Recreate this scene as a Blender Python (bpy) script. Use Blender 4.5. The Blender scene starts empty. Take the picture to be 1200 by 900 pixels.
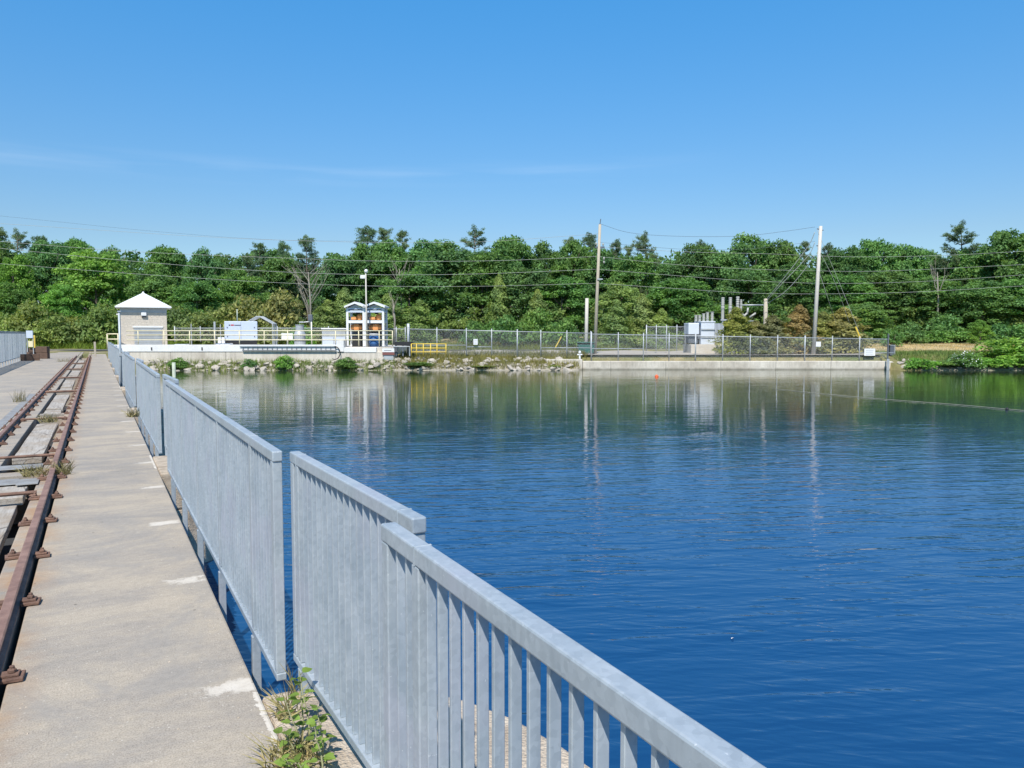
import bpy, bmesh, math, random
import numpy as np
from mathutils import Vector, Matrix
R = math.radians
sc = bpy.context.scene
col = sc.collection
# ------------------------------------------------------------------ camera, sky, sun, exposure
YAW, PITCH, F, EYE = R(28.35), R(3.70), 900.0, 1.6
cd = bpy.data.cameras.new('camera'); cam = bpy.data.objects.new('camera', cd); col.objects.link(cam)
cam.location = (0, 0, EYE); cam.rotation_euler = (R(90) - PITCH, 0, -YAW)
cd.sensor_fit = 'HORIZONTAL'; cd.sensor_width = 36.0; cd.lens = F / 1200 * 36.0
cd.clip_start = 0.05; cd.clip_end = 5000
sc.camera = cam
SUN_EL = R(53); SAZ = math.atan2(-0.58, -0.81)
sunv = Vector((math.sin(SAZ) * math.cos(SUN_EL), math.cos(SAZ) * math.cos(SUN_EL), math.sin(SUN_EL)))
w = bpy.data.worlds.new('World'); sc.world = w; w.use_nodes = True
wn, wl = w.node_tree.nodes, w.node_tree.links
sky = wn.new('ShaderNodeTexSky'); sky.sky_type = 'NISHITA'; sky.sun_disc = False
sky.sun_elevation = SUN_EL; sky.sun_rotation = SAZ
sky.air_density = 1.0; sky.dust_density = 0.3; sky.ozone_density = 2.5; sky.altitude = 100
bg = wn['Background']; bg.inputs['Strength'].default_value = 0.115
# thin cirrus streaks high over the horizon, as a soft brightening of the sky colour
tc = wn.new('ShaderNodeTexCoord'); mp = wn.new('ShaderNodeMapping'); mp.inputs['Rotation'].default_value = (0, 0, YAW)
wl.new(tc.outputs['Generated'], mp.inputs['Vector'])
sx = wn.new('ShaderNodeSeparateXYZ'); wl.new(mp.outputs[0], sx.inputs[0])
def wmath(op, a, b=None, c=None):
    n = wn.new('ShaderNodeMath'); n.operation = op
    for i, v in enumerate((a, b, c)):
        if v is None: continue
        if isinstance(v, (int, float)): n.inputs[i].default_value = v
        else: wl.new(v, n.inputs[i])
    return n.outputs[0]
slope = wmath('MULTIPLY_ADD', sx.outputs[0], 0.025, 0.203)
dist = wmath('ABSOLUTE', wmath('SUBTRACT', sx.outputs[2], slope))
band = wmath('SUBTRACT', 1.0, wmath('MINIMUM', wmath('MULTIPLY', dist, 55.0), 1.0))
sm = wn.new('ShaderNodeMapping'); sm.inputs['Scale'].default_value = (3, 3, 40)
wl.new(mp.outputs[0], sm.inputs['Vector'])
cn = wn.new('ShaderNodeTexNoise'); cn.inputs['Scale'].default_value = 1.6; cn.inputs['Detail'].default_value = 5
wl.new(sm.outputs[0], cn.inputs['Vector'])
lim = wmath('SUBTRACT', 1.0, wmath('SMOOTH_MIN', wmath('MAXIMUM', wmath('MULTIPLY', wmath('SUBTRACT', sx.outputs[0], 0.07), 5.0), 0.0), 1.0, 0.1))
cm = wmath('MULTIPLY', wmath('MULTIPLY', band, wmath('MAXIMUM', wmath('MULTIPLY', wmath('SUBTRACT', cn.outputs[0], 0.42), 2.2), 0.0)), wmath('MULTIPLY', lim, 0.135))
cmx = wn.new('ShaderNodeMixRGB'); cmx.inputs[2].default_value = (7.5, 8.0, 8.6, 1)
tint = wn.new('ShaderNodeMixRGB'); tint.blend_type = 'MULTIPLY'; tint.inputs[0].default_value = 1.0
tr_ = wn.new('ShaderNodeValToRGB'); te = tr_.color_ramp.elements
te[0].position = 0.12; te[0].color = (0.595, 0.715, 0.79, 1); te[1].position = 0.42; te[1].color = (0.375, 1.075, 1.40, 1); t3 = te.new(0.9); t3.color = (0.24, 0.62, 0.85, 1)
wl.new(sx.outputs[2], tr_.inputs[0]); wl.new(tr_.outputs[0], tint.inputs[2])
wl.new(sky.outputs[0], tint.inputs[1])
wl.new(cm, cmx.inputs[0]); wl.new(tint.outputs[0], cmx.inputs[1]); wl.new(cmx.outputs[0], bg.inputs['Color'])
sl = bpy.data.lights.new('sun', 'SUN'); sl.energy = 4.5; sl.angle = R(0.53); sl.color = (1.0, 0.94, 0.855)
so = bpy.data.objects.new('sun', sl); col.objects.link(so)
so.rotation_euler = sunv.to_track_quat('Z', 'Y').to_euler(); so.location = (0, 0, 60)
sc.view_settings.view_transform = 'Standard'; sc.view_settings.look = 'None'
sc.view_settings.exposure = 0.4; sc.view_settings.gamma = 1.0; sc.view_settings.use_curve_mapping = False
sc.cycles.max_bounces = 6; sc.cycles.transparent_max_bounces = 24; sc.cycles.caustics_reflective = False
sc.cycles.sample_clamp_indirect = 6

# ------------------------------------------------------------------ survey helpers (turn sight lines into places on the site)
FW = Vector((math.sin(YAW) * math.cos(PITCH), math.cos(YAW) * math.cos(PITCH), -math.sin(PITCH)))
RT = Vector((math.cos(YAW), -math.sin(YAW), 0)); UP = RT.cross(FW); FH = Vector((math.sin(YAW), math.cos(YAW), 0))
def ray(px, py): return FW + RT * ((px - 600) / F) + UP * ((450 - py) / F)
def at_d(px, py, d): r = ray(px, py); return r * (d / r.dot(FH)) + Vector((0, 0, EYE))
def at_z(px, py, z): r = ray(px, py); return r * ((z - EYE) / r.z) + Vector((0, 0, EYE))
def ud(u, d, z=0.0): v = RT * u + FH * d; return Vector((v.x, v.y, z))      # lateral / depth metres
def zy(py, d): return at_d(600, py, d).z
def uof(p): return Vector((p[0], p[1], 0)).dot(RT), Vector((p[0], p[1], 0)).dot(FH)
SHORE = 60.0; WATER = -1.15

# ------------------------------------------------------------------ object helpers
def tag(o, label=None, cat=None, group=None, kind=None):
    if label: o['label'] = label
    if cat: o['category'] = cat
    if group: o['group'] = group
    if kind: o['kind'] = kind
    return o
def thing(name, label, cat, loc=(0, 0, 0), rz=0.0, group=None):
    o = bpy.data.objects.new(name, None); col.objects.link(o); o.empty_display_size = 0.2
    o.location = loc; o.rotation_euler = (0, 0, rz)
    return tag(o, label, cat, group)
class MB:
    def __init__(s): s.v = []; s.f = []
    def add(s, vs, fs):
        n = len(s.v); s.v += [tuple(p) for p in vs]; s.f += [tuple(i + n for i in f) for f in fs]; return s
    def box(s, x0, x1, y0, y1, z0, z1, M=None):
        vs = [Vector(p) for p in ((x0,y0,z0),(x1,y0,z0),(x1,y1,z0),(x0,y1,z0),(x0,y0,z1),(x1,y0,z1),(x1,y1,z1),(x0,y1,z1))]
        if M is not None: vs = [M @ p for p in vs]
        return s.add(vs, [(3,2,1,0),(4,5,6,7),(0,1,5,4),(1,2,6,5),(2,3,7,6),(3,0,4,7)])
    def tube(s, pts, r, n=6, cap=True):
        pts = [Vector(p) for p in pts]; rr = r if isinstance(r, (list, tuple)) else [r] * len(pts)
        rings = []; up = None
        for i, p in enumerate(pts):
            t = (pts[min(i + 1, len(pts) - 1)] - pts[max(i - 1, 0)]).normalized()
            a = t.orthogonal().normalized() if up is None else (up - t * up.dot(t)).normalized()
            up = a; b = t.cross(a)
            rings.append([p + (a * math.cos(2 * math.pi * k / n) + b * math.sin(2 * math.pi * k / n)) * rr[i] for k in range(n)])
        vs = [q for g in rings for q in g]; fs = []
        for i in range(len(pts) - 1):
            for k in range(n): fs.append((i*n+k, i*n+(k+1)%n, (i+1)*n+(k+1)%n, (i+1)*n+k))
        if cap: fs.append(tuple(range(n - 1, -1, -1))); fs.append(tuple((len(pts)-1)*n + k for k in range(n)))
        return s.add(vs, fs)
    def lathe(s, prof, n=16, c=(0, 0)):
        vs = [(c[0] + r * math.cos(2*math.pi*k/n), c[1] + r * math.sin(2*math.pi*k/n), z) for r, z in prof for k in range(n)]; fs = []
        for i in range(len(prof) - 1):
            for k in range(n): fs.append((i*n+k, i*n+(k+1)%n, (i+1)*n+(k+1)%n, (i+1)*n+k))
        fs.append(tuple(range(n - 1, -1, -1))); fs.append(tuple((len(prof)-1)*n + k for k in range(n)))
        return s.add(vs, fs)
    def prism(s, poly, z0, z1):
        n = len(poly); vs = [(x, y, z0) for x, y in poly] + [(x, y, z1) for x, y in poly]
        return s.add(vs, [tuple(range(n - 1, -1, -1)), tuple(range(n, 2*n))] + [(i, (i+1)%n, n+(i+1)%n, n+i) for i in range(n)])
    def extr_y(s, prof, y0, y1):      # profile in x,z
        n = len(prof); vs = [(x, y0, z) for x, z in prof] + [(x, y1, z) for x, z in prof]
        return s.add(vs, [tuple(range(n)), tuple(range(2*n-1, n-1, -1))] + [((i+1)%n, i, n+i, n+(i+1)%n) for i in range(n)])
    def build(s, name, m, parent=None, smooth=False, bevel=0.0, seg=2):
        me = bpy.data.meshes.new(name); me.from_pydata(s.v, [], s.f); me.update()
        if smooth:
            me.polygons.foreach_set('use_smooth', [True] * len(me.polygons))
        o = bpy.data.objects.new(name, me); col.objects.link(o)
        if m: me.materials.append(m)
        if parent: o.parent = parent
        if bevel:
            b = o.modifiers.new('edge', 'BEVEL'); b.width = bevel; b.segments = seg; b.limit_method = 'ANGLE'
        return o
def link_copy(o, parent=None):
    c = o.copy(); col.objects.link(c)
    if parent: c.parent = parent
    return c
def copy_tree(o, parent=None):
    c = link_copy(o, parent)
    for ch in list(o.children): copy_tree(ch, c)
    return c

# ------------------------------------------------------------------ materials
def nmat(name):
    m = bpy.data.materials.new(name); m.use_nodes = True
    nt = m.node_tree; return m, nt.nodes, nt.links, nt.nodes['Principled BSDF']
def noise(N, L, vec, scale, detail=4, rough=0.55, dist=0.0):
    n = N.new('ShaderNodeTexNoise'); n.inputs['Scale'].default_value = scale; n.inputs['Detail'].default_value = detail
    n.inputs['Roughness'].default_value = rough; n.inputs['Distortion'].default_value = dist
    if vec is not None: L.new(vec, n.inputs['Vector'])
    return n.outputs[0]
def ramp(N, L, fac, stops):
    r = N.new('ShaderNodeValToRGB'); L.new(fac, r.inputs[0]); e = r.color_ramp.elements
    while len(e) < len(stops): e.new(0.5)
    for x, (p, c) in zip(e, stops):
        x.position = p; x.color = (c[0], c[1], c[2], 1) if not isinstance(c, (int, float)) else (c, c, c, 1)
    return r.outputs[0]
def mix(N, L, fac, a, b, mode='MIX'):
    n = N.new('ShaderNodeMixRGB'); n.blend_type = mode
    for i, v in enumerate((fac, a, b)):
        if isinstance(v, (int, float)): n.inputs[i].default_value = v if i == 0 else (v, v, v, 1)
        elif isinstance(v, tuple): n.inputs[i].default_value = (*v, 1)
        else: L.new(v, n.inputs[i])
    return n.outputs[0]
def mth(N, L, op, a, b=None, c=None):
    n = N.new('ShaderNodeMath'); n.operation = op
    for i, v in enumerate((a, b, c)):
        if v is None: continue
        if isinstance(v, (int, float)): n.inputs[i].default_value = v
        else: L.new(v, n.inputs[i])
    return n.outputs[0]
def coords(N, L, which='Object', scale=(1, 1, 1), rot=(0, 0, 0)):
    t = N.new('ShaderNodeTexCoord'); m = N.new('ShaderNodeMapping'); m.inputs['Scale'].default_value = scale
    m.inputs['Rotation'].default_value = rot
    L.new(t.outputs[which], m.inputs['Vector']); return m.outputs[0]
def bump(N, L, P, h, strength=0.3, dist=0.02):
    b = N.new('ShaderNodeBump'); b.inputs['Strength'].default_value = strength; b.inputs['Distance'].default_value = dist
    L.new(h, b.inputs['Height']); L.new(b.outputs[0], P.inputs['Normal'])
def simple(name, c, rough=0.6, metal=0.0, var=0.25, scale=3.0, c2=None, bmp=0.0, fine=40, world=False):
    m, N, L, P = nmat(name)
    v = coords(N, L) if not world else N.new('ShaderNodeNewGeometry').outputs['Position']
    n = noise(N, L, v, scale, 6, 0.6)
    d = c2 or tuple(x * (1 - var) for x in c)
    cc = ramp(N, L, n, [(0.32, d), (0.66, c)])
    f = noise(N, L, v, fine, 3)
    cc = mix(N, L, 0.35, cc, ramp(N, L, f, [(0.3, 0.55), (0.7, 1.0)]), 'MULTIPLY')
    L.new(cc, P.inputs['Base Color']); P.inputs['Roughness'].default_value = rough; P.inputs['Metallic'].default_value = metal
    if bmp: bump(N, L, P, f, bmp, 0.02)
    return m
M = {}
# deck concrete: worn, broom-swept, warm grey with darker patches, rust runs beside the rails, pale scuffs
def grout(N, L, pos, s, c):
    # white grout pads under each railing post, ragged, and a broken white bead along the edge at every pier
    nz = noise(N, L, pos, 16, 6, 0.75); nl = noise(N, L, pos, 4.0, 3)
    fy = mth(N, L, 'FRACT', mth(N, L, 'DIVIDE', mth(N, L, 'SUBTRACT', s.outputs[1], 3.59 - 0.87), 1.74))
    dy = mth(N, L, 'MULTIPLY', mth(N, L, 'ABSOLUTE', mth(N, L, 'SUBTRACT', fy, 0.5)), 1.74 / 0.075)
    dx = mth(N, L, 'DIVIDE', mth(N, L, 'ABSOLUTE', mth(N, L, 'SUBTRACT', s.outputs[0], 0.47)), 0.135)
    q = mth(N, L, 'ADD', mth(N, L, 'POWER', mth(N, L, 'MAXIMUM', dx, dy), 2.0), mth(N, L, 'MULTIPLY', mth(N, L, 'SUBTRACT', nz, 0.5), 5.0))
    a = mth(N, L, 'MULTIPLY', mth(N, L, 'SUBTRACT', mth(N, L, 'MULTIPLY_ADD', nl, 2.4, -0.35), q), 1.3)
    fp = mth(N, L, 'FRACT', mth(N, L, 'DIVIDE', mth(N, L, 'SUBTRACT', s.outputs[1], 2.3), 7.7))
    inp = mth(N, L, 'MULTIPLY', mth(N, L, 'LESS_THAN', fp, 0.155), mth(N, L, 'GREATER_THAN', mth(N, L, 'ADD', s.outputs[0], mth(N, L, 'MULTIPLY', mth(N, L, 'SUBTRACT', nz, 0.5), 0.09)), 0.562))
    a = mth(N, L, 'MAXIMUM', a, mth(N, L, 'MULTIPLY', inp, 0.75)); a = mth(N, L, 'MINIMUM', mth(N, L, 'MAXIMUM', a, 0.0), 0.75)
    return mix(N, L, a, c, ramp(N, L, nz, [(0.3, (0.50, 0.45, 0.38)), (0.6, (0.70, 0.66, 0.59))]))
def deck_mat():
    m, N, L, P = nmat('deck_concrete')
    pos = N.new('ShaderNodeNewGeometry').outputs['Position']
    big = noise(N, L, pos, 0.55, 6, 0.62, 0.6)
    sv = N.new('ShaderNodeMapping'); sv.inputs['Scale'].default_value = (0.8, 2.1, 1); L.new(pos, sv.inputs[0])
    streak = noise(N, L, sv.outputs[0], 1.5, 7, 0.65, 0.4)
    bv = N.new('ShaderNodeMapping'); bv.inputs['Scale'].default_value = (3, 60, 1); bv.inputs['Rotation'].default_value = (0, 0, R(4)); L.new(pos, bv.inputs[0])
    broom = noise(N, L, bv.outputs[0], 2.2, 4, 0.6)
    fine = noise(N, L, pos, 140, 2, 0.7)
    mid = noise(N, L, pos, 26, 5, 0.7)
    c = ramp(N, L, mth(N, L, 'MULTIPLY_ADD', streak, 0.6, mth(N, L, 'MULTIPLY', big, 0.4)),
             [(0.38, (0.31, 0.285, 0.25)), (0.47, (0.385, 0.34, 0.285)), (0.55, (0.45, 0.39, 0.31)), (0.66, (0.49, 0.42, 0.33))])
    c = mix(N, L, 0.25, c, ramp(N, L, broom, [(0.3, 0.62), (0.62, 1.0)]), 'MULTIPLY')
    c = mix(N, L, 0.7, c, ramp(N, L, fine, [(0.34, 0.5), (0.52, 0.95), (0.75, 1.15)]), 'MULTIPLY')
    pt = noise(N, L, pos, 1.1, 8, 0.7, 1.2)
    c = mix(N, L, ramp(N, L, pt, [(0.49, 0.0), (0.60, 0.6)]), c, (0.285, 0.265, 0.24))
    c = mix(N, L, 0.35, c, ramp(N, L, mid, [(0.35, 0.7), (0.6, 1.05)]), 'MULTIPLY')
    vo = N.new('ShaderNodeTexVoronoi'); vo.inputs['Scale'].default_value = 22; L.new(pos, vo.inputs['Vector'])
    spk = mth(N, L, 'LESS_THAN', vo.outputs['Distance'], 0.085)
    c = mix(N, L, mth(N, L, 'MULTIPLY', spk, 0.55), c, (0.62, 0.58, 0.5))
    vo2 = N.new('ShaderNodeTexVoronoi'); vo2.inputs['Scale'].default_value = 5.5; L.new(pos, vo2.inputs['Vector'])
    pit = mth(N, L, 'LESS_THAN', vo2.outputs['Distance'], 0.05)
    c = mix(N, L, mth(N, L, 'MULTIPLY', pit, 0.7), c, (0.09, 0.075, 0.06))
    s = N.new('ShaderNodeSeparateXYZ'); L.new(pos, s.inputs[0])
    # rust bleeding from the rail clips
    dx = mth(N, L, 'ABSOLUTE', mth(N, L, 'ADD', s.outputs[0], 0.52))
    rm = mth(N, L, 'SUBTRACT', 1.0, mth(N, L, 'MINIMUM', mth(N, L, 'MULTIPLY', dx, 3.6), 1.0))
    rn = ramp(N, L, noise(N, L, pos, 2.3, 6, 0.7), [(0.40, 0.0), (0.66, 1.0)])
    c = mix(N, L, mth(N, L, 'MULTIPLY', mth(N, L, 'MULTIPLY', rm, rn), 0.9), c, (0.36, 0.205, 0.10))
    # hairline cracks
    cv = N.new('ShaderNodeTexVoronoi'); cv.feature = 'DISTANCE_TO_EDGE'; cv.inputs['Scale'].default_value = 0.42
    wv = mix(N, L, 0.12, pos, noise(N, L, pos, 3.0, 5)); L.new(wv, cv.inputs['Vector'])
    ck = mth(N, L, 'LESS_THAN', cv.outputs['Distance'], 0.0022)
    c = mix(N, L, mth(N, L, 'MULTIPLY', ck, 0.0), c, (0.16, 0.14, 0.12))
    c = grout(N, L, pos, s, c)
    L.new(c, P.inputs['Base Color']); P.inputs['Roughness'].default_value = 0.9
    bump(N, L, P, mth(N, L, 'ADD', mth(N, L, 'MULTIPLY', fine, 0.5), mth(N, L, 'MULTIPLY', mid, 0.8)), 0.45, 0.006)
    return m
M['deck'] = deck_mat()
M['pier'] = simple('pier_concrete', (0.62, 0.53, 0.42), 0.95, 0, 0.5, 7, (0.36, 0.29, 0.22), 0.9, 70, True)
def bank_wall():
    m, N, L, P = nmat('quay_concrete')
    pos = N.new('ShaderNodeNewGeometry').outputs['Position']; o = coords(N, L)
    big = noise(N, L, pos, 0.5, 6, 0.65); dm = N.new('ShaderNodeMapping'); dm.inputs['Scale'].default_value = (2.2, 2.2, 0.25); L.new(pos, dm.inputs[0])
    drip = noise(N, L, dm.outputs[0], 1.6, 6, 0.7); f = noise(N, L, pos, 10, 4, 0.7)
    c = ramp(N, L, big, [(0.34, (0.47, 0.42, 0.35)), (0.5, (0.60, 0.55, 0.47)), (0.66, (0.67, 0.62, 0.54))])
    c = mix(N, L, 0.5, c, ramp(N, L, drip, [(0.32, 0.55), (0.55, 1.0)]), 'MULTIPLY'); c = mix(N, L, 0.3, c, ramp(N, L, f, [(0.3, 0.6), (0.6, 1.0)]), 'MULTIPLY')
    s = N.new('ShaderNodeSeparateXYZ'); L.new(pos, s.inputs[0]); so_ = N.new('ShaderNodeSeparateXYZ'); L.new(o, so_.inputs[0])
    jt = mth(N, L, 'LESS_THAN', mth(N, L, 'FRACT', mth(N, L, 'DIVIDE', mth(N, L, 'ADD', so_.outputs[0], 0.9), 4.3)), 0.012)
    c = mix(N, L, mth(N, L, 'MULTIPLY', jt, 0.6), c, (0.16, 0.14, 0.12))
    wl_ = mth(N, L, 'ADD', s.outputs[2], mth(N, L, 'MULTIPLY', drip, -0.35))
    al = N.new('ShaderNodeMapRange'); L.new(wl_, al.inputs[0]); al.inputs[1].default_value = -1.16; al.inputs[2].default_value = -1.33; al.inputs[3].default_value = 0; al.inputs[4].default_value = 0.75
    c = mix(N, L, al.outputs[0], c, (0.12, 0.115, 0.085))      # algae and wetness at the waterline
    L.new(c, P.inputs['Base Color']); P.inputs['Roughness'].default_value = 0.92; bump(N, L, P, f, 0.3, 0.02); return m
M['quay'] = bank_wall()
M['conc'] = simple('bank_concrete', (0.62, 0.57, 0.49), 0.92, 0, 0.2, 0.9, (0.48, 0.43, 0.36), 0.2, 9, True)
M['grout'] = simple('white_grout', (0.80, 0.77, 0.70), 0.9, 0, 0.2, 14, (0.56, 0.52, 0.45), 0.3, 90, True)
def cover_mat():
    m, N, L, P = nmat('weathered_cover')
    pos = N.new('ShaderNodeNewGeometry').outputs['Position']
    g_ = N.new('ShaderNodeMapping'); g_.inputs['Scale'].default_value = (22, 1.6, 22); L.new(pos, g_.inputs[0]); grain = noise(N, L, g_.outputs[0], 1.6, 8, 0.7, 0.6)
    big = noise(N, L, pos, 1.7, 6, 0.7)
    c = ramp(N, L, grain, [(0.30, (0.20, 0.175, 0.15)), (0.46, (0.36, 0.33, 0.29)), (0.66, (0.48, 0.45, 0.405))])
    c = mix(N, L, ramp(N, L, big, [(0.45, 0.0), (0.62, 0.75)]), c, (0.31, 0.245, 0.175))
    k = N.new('ShaderNodeMapping'); k.inputs['Scale'].default_value = (5, 1.1, 5); L.new(pos, k.inputs[0]); cv = N.new('ShaderNodeTexVoronoi'); cv.feature = 'DISTANCE_TO_EDGE'; cv.inputs['Scale'].default_value = 0.6; L.new(mix(N, L, 0.25, k.outputs[0], noise(N, L, pos, 4, 5)), cv.inputs['Vector'])
    c = mix(N, L, mth(N, L, 'MULTIPLY', mth(N, L, 'LESS_THAN', cv.outputs['Distance'], 0.011), 0.7), c, (0.12, 0.10, 0.085))
    L.new(c, P.inputs['Base Color']); P.inputs['Roughness'].default_value = 0.95; bump(N, L, P, grain, 0.8, 0.01); return m
M['slab'] = cover_mat()
M['plate'] = simple('dull_steel_plate', (0.40, 0.40, 0.385), 0.6, 0.2, 0.4, 6, (0.27, 0.25, 0.23), 0.1, 60, True)
def timber_mat(name, a, b):
    m, N, L, P = nmat(name)
    v = coords(N, L, 'Object', (1.2, 14, 14))
    n = noise(N, L, v, 2.5, 8, 0.65, 0.5)
    L.new(ramp(N, L, n, [(0.3, b), (0.65, a)]), P.inputs['Base Color']); P.inputs['Roughness'].default_value = 0.9
    bump(N, L, P, n, 0.5, 0.01); return m
M['timber'] = timber_mat('dark_timber', (0.16, 0.10, 0.07), (0.055, 0.035, 0.027))
M['pole'] = timber_mat('pole_wood', (0.50, 0.44, 0.34), (0.33, 0.29, 0.23))
M['polew'] = timber_mat('pale_pole', (0.60, 0.57, 0.51), (0.44, 0.41, 0.37))
M['rust'] = simple('rusty_steel', (0.26, 0.15, 0.105), 0.85, 0.05, 0.4, 9, (0.13, 0.078, 0.06), 0.35, 90, True)
M['rusttop'] = simple('worn_rail_steel', (0.35, 0.215, 0.165), 0.65, 0.1, 0.35, 7, (0.20, 0.115, 0.088), 0.2, 80, True)
def galv():
    m, N, L, P = nmat('galvanised_steel')
    pos = N.new('ShaderNodeNewGeometry').outputs['Position']
    vo = N.new('ShaderNodeTexVoronoi'); vo.inputs['Scale'].default_value = 70; L.new(pos, vo.inputs['Vector'])
    n = noise(N, L, pos, 4.0, 7, 0.65, 0.3)
    c = ramp(N, L, n, [(0.28, (0.335, 0.39, 0.43)), (0.50, (0.395, 0.447, 0.485)), (0.72, (0.455, 0.50, 0.53))])
    vs_ = N.new('ShaderNodeSeparateXYZ'); L.new(vo.outputs['Color'], vs_.inputs[0])
    c = mix(N, L, 0.14, c, vs_.outputs[0], 'SOFT_LIGHT')
    c = mix(N, L, ramp(N, L, noise(N, L, pos, 2.1, 4, 0.6), [(0.52, 0.0), (0.66, 0.45)]), c, (0.42, 0.43, 0.50))   # broad purplish mottling
    sp = N.new('ShaderNodeMapping'); sp.inputs['Scale'].default_value = (30, 30, 0.8); L.new(pos, sp.inputs[0])
    drip = noise(N, L, sp.outputs[0], 1.5, 4, 0.6)
    c = mix(N, L, 0.25, c, ramp(N, L, drip, [(0.35, 0.75), (0.6, 1.0)]), 'MULTIPLY')
    sc_ = noise(N, L, pos, 55, 3, 0.7)
    c = mix(N, L, mth(N, L, 'MULTIPLY', mth(N, L, 'GREATER_THAN', sc_, 0.70), 0.5), c, (0.72, 0.74, 0.75))
    L.new(c, P.inputs['Base Color']); P.inputs['Metallic'].default_value = 0.25
    L.new(ramp(N, L, n, [(0.3, 0.42), (0.7, 0.6)]), P.inputs['Roughness'])
    bump(N, L, P, noise(N, L, pos, 24, 4), 0.12, 0.004); return m
M['galv'] = galv()
M['weld'] = simple('weld_metal', (0.56, 0.59, 0.60), 0.5, 0.3, 0.3, 30)
M['grey'] = simple('grey_metal', (0.50, 0.53, 0.55), 0.5, 0.3, 0.2, 2)
M['dgrey'] = simple('dark_grey_metal', (0.16, 0.18, 0.21), 0.55, 0.3, 0.3, 2)
M['white'] = simple('white_paint', (0.80, 0.81, 0.82), 0.5, 0, 0.06, 1.5)
M['wconc'] = simple('white_painted_concrete', (0.82, 0.82, 0.81), 0.8, 0, 0.10, 0.8, (0.70, 0.69, 0.67), 0, 12, True)
M['bluewhite'] = simple('pale_blue_enclosure', (0.60, 0.67, 0.80), 0.45, 0.1, 0.06, 1)
M['tank'] = simple('pale_transformer_paint', (0.68, 0.73, 0.80), 0.45, 0.1, 0.08, 1)
M['yellow'] = simple('yellow_paint', (0.78, 0.70, 0.47), 0.5, 0, 0.12, 4)
M['syellow'] = simple('strong_yellow_paint', (0.78, 0.56, 0.08), 0.5, 0, 0.1, 4)
M['black'] = simple('black_rubber', (0.02, 0.02, 0.022), 0.6, 0, 0.3, 4)
M['orange'] = simple('orange_machine_paint', (0.85, 0.36, 0.12), 0.5, 0, 0.2, 3)
M['buoy'] = simple('orange_buoy_plastic', (0.85, 0.13, 0.03), 0.4, 0, 0.1, 3)
M['blue'] = simple('blue_drum_plastic', (0.03, 0.12, 0.33), 0.45, 0, 0.2, 3)
M['green'] = simple('green_bin_paint', (0.03, 0.16, 0.13), 0.5, 0, 0.3, 2)
M['porc'] = simple('insulator_porcelain', (0.44, 0.44, 0.40), 0.35, 0, 0.1, 2)
M['red'] = simple('red_mark', (0.6, 0.05, 0.06), 0.5); M['ink'] = simple('dark_lettering', (0.06, 0.06, 0.09), 0.6)
M['brownred'] = simple('brown_red_board', (0.24, 0.09, 0.08), 0.7)
M['palegreen'] = simple('pale_green_post', (0.50, 0.56, 0.45), 0.8)
M['asphalt'] = simple('asphalt', (0.16, 0.155, 0.15), 0.9, 0, 0.3, 1.2, None, 0.2, 40, True)
M['kerb'] = simple('dark_kerb', (0.055, 0.06, 0.07), 0.9, 0, 0.3, 2, None, 0, 20, True)
M['rope'] = simple('boom_rope', (0.45, 0.43, 0.35), 0.7)
M['wire'] = simple('aluminium_conductor', (0.42, 0.44, 0.40), 0.6, 0.0)
M['dwire'] = simple('dark_conductor', (0.10, 0.12, 0.15), 0.5)
M['bark'] = timber_mat('bark', (0.19, 0.155, 0.12), (0.08, 0.062, 0.05))
M['deadwood'] = timber_mat('bleached_dead_wood', (0.29, 0.27, 0.22), (0.18, 0.16, 0.13))
def block_wall():
    m, N, L, P = nmat('split_face_block')
    v = coords(N, L, 'Object', (1, 1, 1), (R(90), 0, 0))
    b = N.new('ShaderNodeTexBrick'); L.new(v, b.inputs['Vector']); b.inputs['Scale'].default_value = 1.0
    b.inputs['Brick Width'].default_value = 0.4; b.inputs['Row Height'].default_value = 0.2; b.inputs['Mortar Size'].default_value = 0.012
    b.inputs['Color1'].default_value = (0.63, 0.565, 0.48, 1); b.inputs['Color2'].default_value = (0.58, 0.52, 0.44, 1); b.inputs['Mortar'].default_value = (0.50, 0.45, 0.38, 1)
    n = noise(N, L, v, 9, 5, 0.7)
    L.new(mix(N, L, 0.6, b.outputs[0], ramp(N, L, n, [(0.3, 0.6), (0.65, 1.05)]), 'MULTIPLY'), P.inputs['Base Color'])
    P.inputs['Roughness'].default_value = 0.95; bump(N, L, P, n, 0.8, 0.05); return m
M['block'] = block_wall()
def leafmat(name='leaves', trans=0.42):
    m, N, L, P = nmat(name)
    oi = N.new('ShaderNodeObjectInfo'); ge = N.new('ShaderNodeNewGeometry')
    rnd = ramp(N, L, ge.outputs['Random Per Island'], [(0.0, 0.62), (0.5, 0.95), (1.0, 1.45)])
    big = ramp(N, L, noise(N, L, ge.outputs['Position'], 0.42, 3), [(0.35, (0.75, 0.8, 0.9)), (0.65, (1.2, 1.12, 0.95))])
    c = mix(N, L, 1.0, mix(N, L, 1.0, oi.outputs['Color'], rnd, 'MULTIPLY'), big, 'MULTIPLY')
    L.new(c, P.inputs['Base Color']); P.inputs['Roughness'].default_value = 0.6
    P.inputs['Specular IOR Level'].default_value = 0.2
    t = N.new('ShaderNodeBsdfTranslucent'); L.new(mix(N, L, 1.0, c, (1.3, 1.35, 0.7), 'MULTIPLY'), t.inputs['Color'])
    mx = N.new('ShaderNodeMixShader'); mx.inputs[0].default_value = trans
    L.new(P.outputs[0], mx.inputs[1]); L.new(t.outputs[0], mx.inputs[2])
    L.new(mx.outputs[0], N['Material Output'].inputs['Surface']); return m
M['leaf'] = leafmat()
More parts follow.
